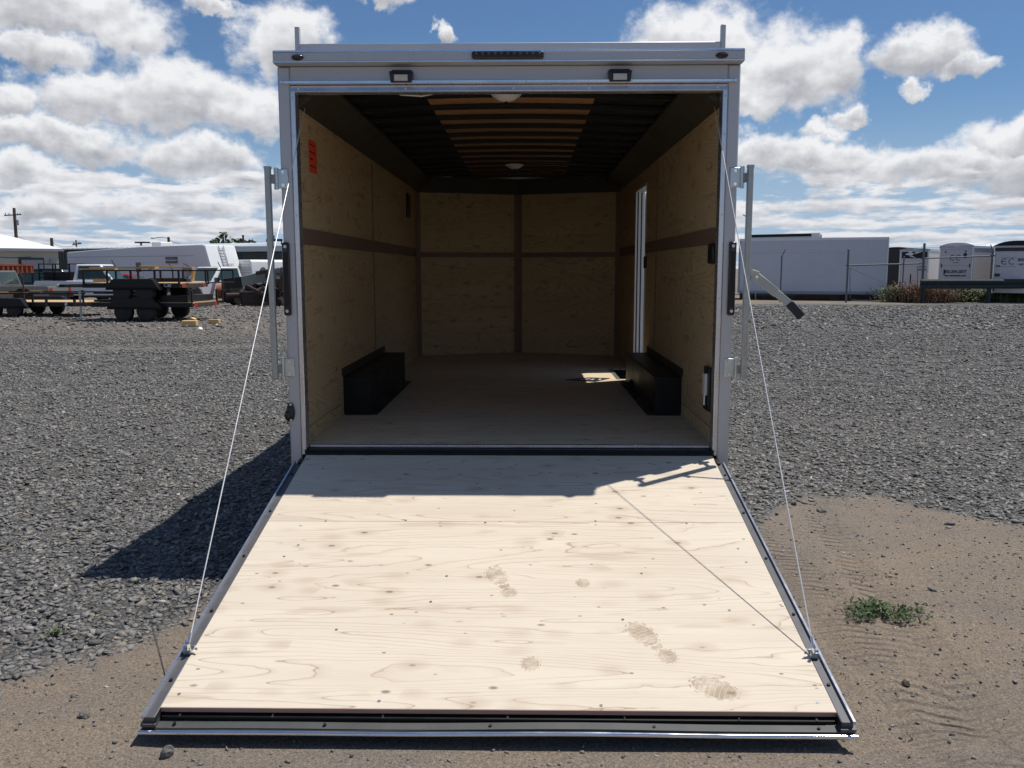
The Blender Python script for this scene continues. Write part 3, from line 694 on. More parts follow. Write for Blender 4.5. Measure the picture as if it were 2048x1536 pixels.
# lights
lb = part(MB().box(-.197, .197, -.108, -.083, 2.753, 2.793), 'light_bar', REDDARK, bevel=.016, seg=4)
for i in range(11):
    MB().lathe([(.002, -.004), (.006, -.003), (.010, .002)], (-.172 + i * .0344, -.109, 2.776), 1, 8).build('light_bead', GREENGLASS, lb)
for s in (-1, 1):
    x = -.59 if s < 0 else .617
    f = part(MB().prism([(x - .066, 2.700), (x + .066, 2.700), (x + .058, 2.640), (x - .058, 2.640)], 1, -.060, -.0045), 'flood_light', BLACKP, bevel=.003)
    MB().box(x - .037, x + .037, -.063, -.0605, 2.647, 2.680).build('lens', LENS, f)
    mb = MB()
    for i in range(9): mb.box(x - .050 + i * .0118, x - .044 + i * .0118, -.068, -.061, 2.686, 2.702)
    mb.build('cooling_fins', DARKROOF, f)
    MB().box(x - .054, x + .054, -.03, -.005, 2.7005, 2.712).build('bracket', BLACKP, f)
    xm = -1.153 if s < 0 else 1.165
    m_ = part(MB().sphere((xm, -.087, 2.768), .034, 14, 8, (1, .5, .48)), 'marker_light', REDDARK, smooth=True)
    MB().sphere((xm, -.104, 2.774), .010, 8, 6, (1.5, .3, .7)).build('highlight_cap', GREENGLASS, m_)
    xt = s * 1.272
    tl = part(MB().box(xt - .021, xt + .021, -.034, -.0125, 1.352, 1.770), 'tail_light', REDDARK, bevel=.020, seg=4)
    MB().box(xt - .014, xt + .014, -.037, -.0345, 1.405, 1.715).build('lens_strip', DARKROOF, tl)
    MB().cyl((xt, -.034, 1.745), (xt, -.038, 1.745), .009, 10).cyl((xt, -.034, 1.378), (xt, -.038, 1.378), .009, 10).build('screw', ZINC, tl)
    rf = part(MB().box(min(s * 1.212, s * 1.288), max(s * 1.212, s * 1.288), -.030, -.0125, .275, .435), 'reflector', RED, bevel=.004)
    MB().box(min(s * 1.29, s * 1.297), max(s * 1.29, s * 1.297), -.02, .02, .22, .43).build('edge_plate', ALU, rf)
    # hinges and lock rods
    for z in (2.125, 1.050):
        h = part(MB().box(min(s * 1.245, s * 1.304), max(s * 1.245, s * 1.304), -.020, -.0125, z - .055, z + .055), 'hinge', ZINC, bevel=.004)
        MB().cyl((s * 1.312, -.024, z - .060), (s * 1.312, -.024, z + .060), .013, 10).build('hinge_barrel', ZINC, h, smooth=40)
        MB().cyl((s * 1.272, -.020, z + .036), (s * 1.272, -.028, z + .036), .010, 6).cyl((s * 1.272, -.020, z - .036), (s * 1.272, -.028, z - .036), .010, 6).build('bolt', CHROME, h)
        MB().bar((s * 1.31, -.026, z - .005), (s * 1.336, -.075, z - .005), .006, .052).build('hinge_leaf', GALV, h)
    rod = part(MB().box(s * 1.342 - .016, s * 1.342 + .016, -.095, -.063, .990, 2.18), 'lock_rod', GALV, bevel=.004)
    MB().box(s * 1.342 - .0175, s * 1.342 + .0175, -.0965, -.0615, 2.172, 2.186).build('rod_end', GALV, rod)
    if s > 0:
        HX = -.028
        P = [(1.392, -.079, 1.585), (1.415, -.082, 1.588), (1.530, -.150, 1.478), (1.572, -.180, 1.447)]
        mb = MB(); mb.bar((1.362, -.079, 1.588), (1.402, -.092, 1.575), .008, .055, (0, 0, 1)); mb.bar((1.378, -.085, 1.585), (1.500, -.13, 1.480), .008, .050, (.8, 0, 1)); mb.bar((1.496, -.13, 1.484), (1.566, -.15, 1.424), .008, .042, (.6, 0, 1))
        hd = mb.build('lock_handle', HANDLE, rod, bevel=.002)
        MB().bar((1.563, -.150, 1.427), (1.632, -.165, 1.350), .018, .048, (.75, 0, 1)).build('handle_grip', BLACKP, rod, bevel=.006)
        MB().cyl((1.392, -.095, 1.572), (1.392, -.105, 1.572), .010, 8).build('rivet', CHROME, rod)
        MB().tube([(1.328, -.079, 1.905), (1.308, -.083, 1.915)], .003, 6).build('lock_pin', ZINC, rod)
o = part(MB().sphere((-1.278, -.018, .787), .060, 18, 10, (.42, .32, .95)), 'loading_light', BLACKP, smooth=True)
MB().sphere((-1.290, -.032, .770), .038, 14, 8, (.55, .35, .85)).build('hood', BLACKP, o, smooth=True)
MB().cyl((-1.272, -.028, .834), (-1.272, -.036, .834), .007, 8).cyl((-1.272, -.028, .742), (-1.272, -.036, .742), .007, 8).build('screw', CHROME, o)
for o in list(trl.children):
    if o.name not in _before: o.location.y -= .043
# roof rack at the rear
for s in (-1, 1):
    x = s * 1.272
    part(box(x - .014, x + .014, .345, .375, 2.70, 3.055), 'rack_post', SILVER, bevel=.002)
part(box(-1.256, 1.256, .335, .345 + .04, 2.875, 2.955), 'rack_rail', SILVER, bevel=.004)
# sill
part(box(-1.185, 1.185, -.012, .022, .566, .583), 'sill_plate', ALU, bevel=.003)
part(box(-1.20, 1.20, -.065, .020, .44, .565), 'sill_beam', BLACK)
part(MB().tube([(-1.19, -.068, .556), (1.19, -.068, .556)], .010, 8), 'hinge_tube', BLACK)

# ------------------------------------------------------------------ ramp door (own frame: x across, -y down the slope, z out of the deck)
SL = math.atan(.214)
ramp = part(MB().box(-1.19, 1.19, -2.160, -.01, -.050, -.021), 'ramp_door', BLACK, loc=(0, -.0727, .5335), rot=(SL, 0, 0))
def rp(mb, name, mat, **k): return mb.build(name, mat, ramp, **k)
rp(box(-1.19, 1.19, -.798, .0, -.0195, 0), 'plywood_panel', RAMP_PLY)
rp(box(-1.19, 1.19, -2.158, -.8005, -.0195, -.0004), 'plywood_panel', RAMP_PLY)
rp(box(-1.19, 1.19, -2.1605, -2.1583, -.0190, -.0012), 'panel_edge', PINKEDGE)
for s in (-1, 1):
    r_ = rp(MB().box(min(s * 1.193, s * 1.236), max(s * 1.193, s * 1.236), -2.205, -.10, -.034, -.006), 'side_rail', RAIL, bevel=.003)
    MB().box(min(s * 1.228, s * 1.237), max(s * 1.228, s * 1.237), -2.215, -.10, -.0055, .007).build('rail_lip', ALU, r_)
    MB().box(min(s * 1.1905, s * 1.1925), max(s * 1.1905, s * 1.1925), -2.205, -.05, -.05, -.004).build('rail_seal', RUBBER, r_)
    mb = MB()
    for i in range(5): mb.cyl((s * 1.211, -.25 - i * .44, -.004), (s * 1.211, -.25 - i * .44, .001), .007, 8)
    mb.build('rivet', DARKROOF, r_)
    a = rp(MB().box(min(s * 1.19, s * 1.222), max(s * 1.19, s * 1.222), -1.862, -1.838, -.004, .022).cyl((s * 1.205, -1.85, .006), (s * 1.205, -1.85, .034), .010, 8), 'cable_anchor', ZINC, bevel=.002)
    mb = MB()
    mb.bar((s * 1.175, -1.85, .024), (s * 1.220, -1.852, .020), .010, .014).bar((s * 1.20, -1.838, .014), (s * 1.165, -1.858, .020), .005, .007).bar((s * 1.20, -1.858, .02), (s * 1.196, -1.862, .05), .012, .012)
    mb.build('cable_clamp', CHROME, a)
    h = rp(MB().cyl((s * 1.14, -.012, -.022), (s * 1.21, -.012, -.022), .014, 10), 'hinge_knuckle', BLACK)
    ps = rp(MB().box(min(s * 1.19, s * 1.214), max(s * 1.19, s * 1.214), -.115, -.06, -.03, .008), 'rail_stop', BLACKP, bevel=.003)
# bottom ledge and flap
rp(MB().box(-1.185, 1.185, -2.178, -2.1615, -.042, -.026), 'frame_lip', BLACK, bevel=.003)
rp(MB().box(-1.20, 1.20, -2.200, -2.178, -.064, -.054), 'flap_hinge', BLACK)
fl = MB(); k = 24; wv_ = lambda x: .0035 * math.sin(x * 2.6 + .5) + .002 * math.sin(x * 6.1)
top = []
for i in range(k + 1):
    x = -1.240 + 2.48 * i / k
    top += [(x, -2.2285, -.052 + wv_(x)), (x, -2.198, -.050 + wv_(x)), (x, -2.198, -.058 + wv_(x)), (x, -2.2285, -.060 + wv_(x))]
fl.add(top, [(i * 4 + j, i * 4 + (j + 1) % 4, i * 4 + 4 + (j + 1) % 4, i * 4 + 4 + j) for i in range(k) for j in range(4)] + [(0, 1, 2, 3), (k * 4, k * 4 + 1, k * 4 + 2, k * 4 + 3)])
fl = rp(fl, 'ground_flap', FLAP, loc=(0, .014, .013))
fe = MB(); top = []
pf = [(-2.246, -.066), (-2.245, -.060), (-2.240, -.056), (-2.2335, -.057), (-2.2335, -.070), (-2.243, -.071)]
for i in range(k + 1):
    x = -1.247 + 2.494 * i / k; top += [(x, y, z + wv_(x) * .8) for (y, z) in pf]
fe.add(top, [(i * 6 + j, i * 6 + (j + 1) % 6, i * 6 + 6 + (j + 1) % 6, i * 6 + 6 + j) for i in range(k) for j in range(6)] + [tuple(range(6)), tuple(k * 6 + j for j in range(6))])
fe.build('flap_edge', BRIGHT, fl, smooth=60)
MB().box(-1.243, 1.243, -2.2330, -2.2290, -.066, -.0575).build('flap_seal', RUBBER, fl)
for s_ in (-1, 1): MB().box(min(s_ * 1.19, s_ * 1.243), max(s_ * 1.19, s_ * 1.243), -2.230, -2.195, -.052, -.040).build('corner_plate', RAIL, fl)
mb = MB()
for x in (-1.13, -.60, -.02, .55, 1.12): mb.cyl((x, -2.213, -.052), (x, -2.213, -.045), .006, 8)
tag(mb.build('flap_screws', DARKROOF, fl), kind='stuff')
mb = MB()
for x in (-1.12, -.79, -.40, .04, .45, .85, 1.12):
    mb.box(x - .003, x + .003, -2.177, -2.163, -.0255, -.0225)
tag(rp(mb, 'screw_heads', CHROME), kind='stuff')
mb = MB()
for (x, y) in ((-.98, -1.035), (-1.02, -1.14), (1.10, -1.05), (1.11, -1.17), (-.42, -2.12), (.37, -2.135), (1.14, -2.11), (-1.15, -2.09), (-.3, -1.5), (.5, -1.62), (-.75, -.37), (.2, -.35), (-.5, -.79), (-.1, -.81), (.45, -.79), (.9, -.81), (-.9, -.8), (.62, -1.27), (-.25, -1.30), (-.66, -1.7), (.95, -1.55)):
    mb.cyl((x, y, -.001), (x, y, .0012), .0065, 8)
tag(rp(mb, 'deck_screws', ZINC), kind='stuff')
# dusty sole prints
def sole(name, x, y, ang, scale=1.0, front=True, heel=True):
    """tread bars of a boot sole as thin dust films"""
    mb = MB(); M_ = Matrix.Translation((x, y, .0009)) @ Matrix.Rotation(ang, 4, 'Z')
    def blob(cy, ry, rx, n0, edge):
        k = 26; ring = [(rx * math.cos(2 * math.pi * i / k) * (1 + .06 * math.sin(2 * math.pi * i / k)), cy + ry * math.sin(2 * math.pi * i / k)) for i in range(k)]
        for j in range(n0):
            t0 = -1 + 2 * j / n0 + .012; t1 = -1 + 2 * (j + 1) / n0 - .012
            a0, a1 = rx * math.sqrt(max(0, 1 - t0 * t0)), rx * math.sqrt(max(0, 1 - t1 * t1))
            w = .006
            mb.add([(-a0, cy + ry * t0, 0), (0, cy + ry * t0 + w, 0), (a0, cy + ry * t0, 0), (a1, cy + ry * t1, 0), (0, cy + ry * t1 + w, 0), (-a1, cy + ry * t1, 0)], [(0, 1, 4, 5), (1, 2, 3, 4)], M_)
        if edge:
            for i in range(k):
                if i % 2: continue
                p, q = ring[i], ring[(i + 1) % k]
                mb.add([(p[0] * 1.10, cy + (p[1] - cy) * 1.08, 0), (q[0] * 1.10, cy + (q[1] - cy) * 1.08, 0), (q[0] * 1.20, cy + (q[1] - cy) * 1.15, 0), (p[0] * 1.20, cy + (p[1] - cy) * 1.15, 0)], [(0, 1, 2, 3)], M_)
    if front: blob(.075 * scale, .080 * scale, .046 * scale, 9, True)
    if heel: blob(-.085 * scale, .042 * scale, .036 * scale, 5, True)
    if front and heel: mb.add([(-.018, -.035, 0), (.018, -.035, 0), (.026, -.012, 0), (-.026, -.012, 0)], [(0, 1, 2, 3)], M_)
    return rp(mb, name, DUST)
def ry_(v): return -(v + .0727) * -1 / math.cos(SL)
sole('dust_print', .605, (-1.815 + .0727) / math.cos(SL), R(29))
sole('dust_print', .86, (-2.10 + .0727) / math.cos(SL), R(64), 1.05, True, False)
sole('dust_print', .0, (-1.40 + .0727) / math.cos(SL), R(25), .9)
sole('dust_print', .33, (-1.33 + .0727) / math.cos(SL), R(20), .8, False, True)
sole('dust_print', .14, (-1.86 + .0727) / math.cos(SL), R(-14), .95, False, True)

# cables from the roof corners to the ramp
for s in (-1, 1):
    a = Vector((s * 1.186, .20, 2.62)); b = Vector((s * 1.205, -1.88, .172))
    c_ = part(MB().tube([a, b], .0027, 8), 'ramp_cable', CABLE)
    MB().cyl(b + Vector((0, 0, .0)), b + (a - b).normalized() * .05, .005, 8).build('cable_ferrule', ZINC, c_)
    MB().box(a.x - .03, a.x + .02, .16, .30, 2.61, 2.655).build('cable_pulley', BLACK, c_)

# a black card lying on the floor in the light from the side door
bk = MB().prism([(.47, 3.04), (.70, 3.20), (.90, 3.15), (.74, 2.90)], 2, ZF + .0008, ZF + .006).build('floor_card', MATBLK)
tag(bk, 'glossy black card with white print lying on the trailer floor by the side door', 'card')
mb = MB(); z0, z1 = ZF + .0062, ZF + .0068
for q in ([(.60, 3.02), (.64, 3.06), (.67, 3.03), (.63, 2.99)], [(.645, 3.07), (.70, 3.105), (.715, 3.09), (.655, 3.05)], [(.70, 3.03), (.735, 3.085), (.75, 3.075), (.72, 3.02)], [(.775, 3.03), (.795, 3.085), (.815, 3.08), (.795, 3.02)]):
    mb.prism(q, 2, z0, z1)
mb.build('white_print', INKW, bk)

# ================================================================== the yard behind
GT = 0.0
def wheel(parent, c, r, w, rim=RIMG, ax=1, hub=.55):
    """tyre with its rim as a child part"""
    t = MB().lathe([(r * hub, -w / 2), (r * .90, -w / 2), (r, -w * .32), (r, w * .32), (r * .90, w / 2), (r * hub, w / 2)], c, ax, 22).build('wheel', TYRE, parent, smooth=35)
    MB().lathe([(r * .06, w * .36), (r * .18, w * .42), (r * .22, w * .25), (r * .46, w * .20), (r * hub, w * .42), (r * hub, -w * .42), (r * .46, -w * .2), (r * .06, -w * .3)], c, ax, 16).build('rim', rim, t, smooth=35)
    return t

# ---- black utility trailers ---------------------------------------------------------------
def utility_trailer(loc, rz, label, L=4.0, W=1.9, rails=True, group='utility trailers in the yard', deck_z=.60, jack=True, wheels=True, boards=7, wx=0.0, wr=.30):
    t = thing('utility_trailer', label, 'trailer', loc, rz, group)
    fr = MB()
    for s in (-1, 1): fr.box(-L / 2, L / 2, s * W / 2 - .04 * (1 + s), s * W / 2 + .04 * (1 - s), deck_z - .16, deck_z - .03)
    for i in range(7): x = -L / 2 + .02 + i * (L - .10) / 6; fr.box(x, x + .06, -W / 2 + .06, W / 2 - .06, deck_z - .13, deck_z - .05)
    fr.build('frame', BLACK, t)
    bw = (W - .10) / boards
    for i in range(boards):
        y = -W / 2 + .05 + i * bw
        box(-L / 2 + .03, L / 2 - .03, y + .004, y + bw - .006, deck_z - .048, deck_z - .008).build('deck_board', DECK, t)
    tg = MB()
    for s in (-1, 1): tg.bar((-L / 2 + .05, s * .62, deck_z - .10), (-L / 2 - 1.15, s * .04, deck_z - .12), .07, .10)
    tg.box(-L / 2 - 1.40, -L / 2 - 1.10, -.045, .045, deck_z - .17, deck_z - .07)
    to = tg.build('tongue', BLACK, t)
    MB().sphere((-L / 2 - 1.42, 0, deck_z - .12), .07, 10, 6).build('coupler', ZINC, to)
    if jack:
        j = MB().cyl((-L / 2 - .95, .0, .06), (-L / 2 - .95, 0, deck_z + .35), .035, 10).cyl((-L / 2 - .95, 0, 0), (-L / 2 - .95, 0, .06), .11, 12).build('jack', GALV, t, smooth=40)
        MB().bar((-L / 2 - .95, 0, deck_z + .32), (-L / 2 - .95, .22, deck_z + .32), .03, .03).build('jack_handle', BLACK, j)
    for s in (-1, 1):
        y = s * (W / 2 + .13)
        if wheels:
            for x in (-.37, .37): wheel(t, (wx + x, y, wr), wr, .21, RIMB)
        prof = [(wx + px_, deck_z + pz_) for (px_, pz_) in ((-.88, -.22), (-.66, .10), (-.56, .12), (.56, .12), (.66, .10), (.88, -.22), (.84, -.14), (-.84, -.14))]
        MB().prism(prof, 1, y - .13, y + .13).build('fender', BLACK, t)
        if rails:
            for i in range(5):
                x = -L / 2 + .04 + i * (L - .08) / 4
                box(x - .025, x + .025, s * (W / 2 - .03) - .025, s * (W / 2 - .03) + .025, deck_z - .03, deck_z + .36).build('rail_post', BLACK, t)
            MB().bar((-L / 2, s * (W / 2 - .03), deck_z + .375), (L / 2, s * (W / 2 - .03), deck_z + .375), .05, .04).build('side_rail', BLACK, t)
        box(L / 2 - .02, L / 2 + .01, min(s * (W / 2 - .12), s * (W / 2 - .36)), max(s * (W / 2 - .12), s * (W / 2 - .36)), deck_z - .15, deck_z - .06).build('tail_light', RED, t)
    box(L / 2 - .04, L / 2 + .005, -W / 2 + .3, W / 2 - .3, deck_z - .17, deck_z - .04).build('rear_sill', RUSTB, t)
    return t
RZ1 = R(-5)
lx = Vector((math.cos(RZ1), math.sin(RZ1), 0)); ly = Vector((-math.sin(RZ1), math.cos(RZ1), 0))
base = gp(273, 643) + ly * 1.06 + lx * .22; base.z = 0
lower = utility_trailer(base + lx * -.10, RZ1, 'black tandem utility trailer standing on its four wheels under a second one', rails=False, L=3.3, wx=-.12)
for i in range(3): MB().box(-1.6, -.66, -.86, .80, .605 + i * .12, .66 + i * .12).build('shade_slab', BLACK, lower)  # added black slabs, standing in for gear and shade between the decks
box(.62, 1.50, -.9, .9, .605, .80).build('gear_shade_block', BLACK, lower)  # added black block for toolboxes and the shade around them
box(1.60, 1.65, -.90, -.84, .58, .96).build('gate_post', BLACK, lower)
box(1.60, 1.65, .84, .90, .58, .96).build('gate_post', BLACK, lower)
upper = utility_trailer(base + lx * -.40 + Vector((0, 0, .597)), RZ1, 'black tandem utility trailer stacked on top of another one', L=3.2, jack=False, wx=.18)
for s_ in (-1, 1): MB().bar((1.62, s_ * .92, .975), (2.52, s_ * .92, .975), .04, .04).build('gate_rail', BLACK, upper); box(2.48, 2.52, s_ * .92 - .02, s_ * .92 + .02, .55, .955).build('gate_post', BLACK, upper)
MB().bar((2.50, -.89, .60), (2.50, .89, .60), .04, .04).build('gate_rail', BLACK, upper)
textmesh('white_lettering', 'Cat', .16, INKW, upper, Matrix.Translation((1.20, -.962, .47)) @ Matrix.Rotation(R(90), 4, 'X'))
def loose_board(a, b, w, h, label, group='loose boards on the trailers'):
    m = (Vector(a) + Vector(b)) / 2
    o = MB().bar(Vector(a) - m, Vector(b) - m, w, h).build('board', LUMBER, loc=m); return tag(o, label, 'board', group)
bz = base.z + .597 + .60
def onl(x, y, z): q = base + lx * x + ly * y; return (q.x, q.y, z)
loose_board(onl(-1.9, -.55, bz + .46), onl(.3, -.62, bz + .46), .24, .05, 'long orange board across the rails of the upper trailer, nearer the jack')
loose_board(onl(-.4, -.25, bz + .505), onl(1.35, -.30, bz + .46), .24, .05, 'long orange board lying over the fenders of the upper trailer')
loose_board(onl(-2.1, -.82, bz + .42), onl(-.9, -.86, bz + .42), .16, .05, 'short orange board at the front corner of the upper trailer')
for (x, z, l, lb) in ((-1.75, .02, .35, 'stub of timber on the upper deck near the front'), (-.72, .02, .30, 'stub of timber on the upper deck beside the fender')):
    loose_board(onl(x, -.70, bz + z + .05), onl(x + l, -.70, bz + z + .05), .12, .10, lb)
loose_board(onl(1.02, .25, bz + .02), onl(1.09, .25, bz + .40), .14, .06, 'orange board standing upright between the upper rails')
# flatbed in front of the pickup at the far left
fb = utility_trailer(gp(88, 634) + Vector((-1.2, 1.1, 0)), R(-4), 'low black flatbed trailer with a pale board deck at the edge of the yard', L=5.6, W=2.1, rails=False, jack=False, deck_z=.52, wr=.27)
for i in range(6):
    box(-2.6 + i * 1.0, -2.52 + i * 1.0, -1.10, -1.055, .36, .62).build('stake_pocket', RUSTB, fb)
MB().bar((-2.8, -1.03, .80), (2.8, -1.03, .80), .05, .05).bar((-2.8, 1.03, .80), (2.8, 1.03, .80), .05, .05).build('side_rail', BLACK, fb)
for i in range(4):
    for s in (-1, 1): box(-2.7 + i * 1.8, -2.65 + i * 1.8, s * 1.03 - .025, s * 1.03 + .025, .50, .80).build('rail_post', BLACK, fb)
loose_board(pt(-10, 584.5, 26.6), pt(52, 584.5, 26.6), .25, .06, 'yellowish board on the rails of the low flatbed trailer')
loose_board(pt(58, 583.5, 27.2), pt(84, 583.5, 27.2), .25, .06, 'shorter yellowish board beside another on the flatbed rails')
# wood blocks on the gravel
for (u, v, sx, sy, sz, rz, lb) in ((380, 652.5, .40, .30, .15, 8, 'larger pale wood block lying on the gravel near the black trailer wheels'), (429, 647.5, .32, .16, .12, -4, 'smaller wood block lying alone on the gravel')):
    q = gp(u, v); o = box(-sx / 2, sx / 2, -sy / 2, sy / 2, 0, sz).build('wood_block', BLOCKW, loc=(q.x, q.y, .015), rot=(0, 0, R(rz)), bevel=.01); tag(o, lb, 'wood block', 'wood blocks on the gravel')
q = gp(384, 650); o = MB().prism([(-.12, 0), (.12, 0), (.0, .055)], 1, -.1, .1).build('wood_wedge', BLOCKW, loc=(q.x, q.y + .02, .166)); tag(o, 'pale wood wedge on top of the larger wood block', 'wood wedge')

# ---- vehicles -----------------------------------------------------------------------------
def vehicle(name, label, loc, rz, kind='pickup', paint=WHITE, L=5.6, W=1.95, H=1.85, rim=RIMG, rack=False, group=None, grille=CHROME):
    """local +X is the front"""
    t = thing(name, label, {'pickup': 'pickup truck', 'car': 'car', 'suv': 'car'}[kind], loc, rz, group)
    wr = .37 if kind != 'car' else .32; h1 = H * .56; f = L / 2; fa, ra = f - .95, -f + 1.15
    def arch(x): return [(x + wr * 1.22, .36), (x + wr * 1.0, .36 + wr * .72), (x + wr * .5, .36 + wr * 1.08), (x - wr * .5, .36 + wr * 1.08), (x - wr * 1.0, .36 + wr * .72), (x - wr * 1.22, .36)]
    hood = h1 - (.02 if kind == 'pickup' else .10)
    prof = [(f, .42), (f + .02, hood - .16), (f - .06, hood - .02), (f - 1.25, h1 + .03), (-f + .05, h1 + .03), (-f, h1 - .1), (-f, .42)] + [p for p in reversed(arch(ra))] + [p for p in reversed(arch(fa))]
    MB().prism(prof, 1, -W / 2, W / 2).build('body', paint, t, bevel=.03, seg=2)
    if kind == 'pickup': c0, c1, c2, c3 = .95, .30, -.85, -1.0
    elif kind == 'suv': c0, c1, c2, c3 = .95, .25, -f + .35, -f + .1
    else: c0, c1, c2, c3 = .95, .15, -1.2, -1.85
    wi = W / 2 - .05; wt = W / 2 - .22
    def cab(x0, x1, x2, x3, z0, z1, a, b): return [(x0, -a, z0), (x3, -a, z0), (x3, a, z0), (x0, a, z0), (x1, -b, z1), (x2, -b, z1), (x2, b, z1), (x1, b, z1)]
    fs = [(0, 1, 2, 3), (7, 6, 5, 4), (0, 4, 5, 1), (1, 5, 6, 2), (2, 6, 7, 3), (3, 7, 4, 0)]
    MB().add(cab(c0, c1, c2, c3, h1, H, wi, wt), fs).build('cab', paint, t, bevel=.05, seg=2)
    def lerp(a, b, k): return a + (b - a) * k
    def facepatch(nm, quad, k0=.10, k1=.90, j0=.14, j1=.90, off=.012):
        a, b, c, d = [Vector(q) for q in quad]
        n = (b - a).cross(d - a).normalized() * off
        P = [lerp(lerp(a, b, k0), lerp(d, c, k0), j0), lerp(lerp(a, b, k1), lerp(d, c, k1), j0), lerp(lerp(a, b, k1), lerp(d, c, k1), j1), lerp(lerp(a, b, k0), lerp(d, c, k0), j1)]
        MB().add([p + n for p in P] + [p - n * .4 for p in P], [(0, 1, 2, 3), (7, 6, 5, 4), (0, 4, 5, 1), (1, 5, 6, 2), (2, 6, 7, 3), (3, 7, 4, 0)]).build(nm, GREENGLASS, t)
    facepatch('windscreen', [(c0, -wi, h1), (c0, wi, h1), (c1, wt, H), (c1, -wt, H)], .05, .95, .10, .92)
    facepatch('rear_window', [(c3, wi, h1), (c3, -wi, h1), (c2, -wt, H), (c2, wt, H)])
    for s in (-1, 1):
        A, B, Cc, D = (c3, s * wi, h1), (c0, s * wi, h1), (c1, s * wt, H), (c2, s * wt, H)
        if s > 0: A, B, Cc, D = B, A, D, Cc
        if kind == 'pickup': facepatch('side_window', [A, B, Cc, D], .12, .90)
        else:
            facepatch('side_window', [A, B, Cc, D], .08, .47); facepatch('side_window', [A, B, Cc, D], .52, .92)
        for x in (fa, ra): wheel(t, (x, s * (W / 2 - .12), wr), wr, .24, rim)
        box(f - .02, f + .03, min(s * (W / 2 - .08), s * (W / 2 - .42)), max(s * (W / 2 - .08), s * (W / 2 - .42)), hood - .36, hood - .18).build('headlight', LENS, t)
        box(-f - .012, -f + .02, min(s * (W / 2 - .06), s * (W / 2 - .26)), max(s * (W / 2 - .06), s * (W / 2 - .26)), h1 - .45, h1 - .08).build('tail_light', RED, t)
        box(.70, .84, min(s * (W / 2 + .02), s * (W / 2 + .24)), max(s * (W / 2 + .02), s * (W / 2 + .24)), h1 + .02, h1 + .24).build('mirror', BLACKP, t)
        box(-.35, -.18, min(s * (W / 2), s * (W / 2 + .025)), max(s * (W / 2), s * (W / 2 + .025)), h1 - .13, h1 - .08).build('door_handle', BLACKP, t)
    box(f + .005, f + .035, -W / 2 + .44, W / 2 - .44, hood - .42, hood - .14).build('grille', grille, t)
    box(f - .02, f + .10, -W / 2 + .02, W / 2 - .02, .36, .56).build('bumper', CHROME if paint is WHITE else BLACKP, t, bevel=.02)
    box(-f - .10, -f + .02, -W / 2 + .02, W / 2 - .02, .36, .54).build('bumper', BLACKP, t, bevel=.02)
    if kind == 'pickup':
        box(-f + .08, c3 - .06, -W / 2 + .09, W / 2 - .09, h1 + .031, h1 + .036).build('bed_floor', BLACKP, t)
    if rack:
        mb = MB()
        for x in (c3 - .12, c3 - .9, -f + .25):
            for s in (-1, 1): mb.bar((x, s * (W / 2 - .1), h1), (x, s * (W / 2 - .12), H + .02), .05, .05, (1, 0, 0))
            mb.bar((x, -W / 2 + .1, H + .02), (x, W / 2 - .1, H + .02), .05, .05)
        for k in range(3): mb.bar((c3 - .12, -W / 2 + .12, h1 + .18 + k * .2), (-f + .25, -W / 2 + .12, h1 + .18 + k * .2), .04, .05)
        mb.build('headache_rack', BLACK, t)
        box(-f + .4, c3 - .2, -W / 2 + .2, W / 2 - .2, h1 + .05, h1 + .45).build('cargo_box', BLACKP, t)
    return t
q = pt(206, 605, 37.5); vehicle('pickup_truck', 'white pickup truck with a black rack over its bed, side on', (q.x, q.y, 0), R(4), 'pickup', WHITE, H=1.84, L=5.6, rack=True)
q = gp(428, 604); tk = vehicle('pickup_truck', 'white flatbed work truck facing the yard with its dark grille forward', (q.x - .05, q.y + .3, 0), R(-122), 'pickup', WHITE, L=5.8, W=2.1, H=1.72, grille=BLACKP)
for i in range(3): MB().sphere((.16, -.25 + .25 * i, 1.725), .035, 8, 5, (1, 1, .6)).build('roof_marker', ORANGE, tk)
box(-2.8, -1.15, -1.15, 1.15, .92, 1.02).build('flatbed', GREYBEAM, tk)
q = pt(-48, 590, 33.5); vehicle('pickup_truck', 'dull grey pickup truck with its tailgate towards the black trailers', (q.x + .6, q.y, 0), R(181), 'pickup', CARGREY, H=1.55, L=6.4)
q = pt(90, 570, 44); vehicle('parked_car', 'black low car parked before the white roofed building', (q.x + .2, q.y, 0), R(8), 'car', CARBLK, H=1.42, L=4.3)
q = pt(122, 565, 48); vehicle('parked_suv', 'black tall wagon parked beyond the black low car', (q.x, q.y, 0), R(12), 'suv', CARBLK, H=1.62, L=4.6)
q = pt(262, 560, 38.5); vehicle('parked_car', 'dark red car mostly hidden behind the stacked trailers', (q.x - .3, q.y + .6, 0), R(6), 'car', CARRED, H=1.36, L=4.5)
q = pt(545, 560, 47); vehicle('parked_van', 'white van with side windows behind the scrap, beside the lock rod', (q.x + 1.2, q.y, 0), R(176), 'suv', WHITE, H=1.62, L=5.2)

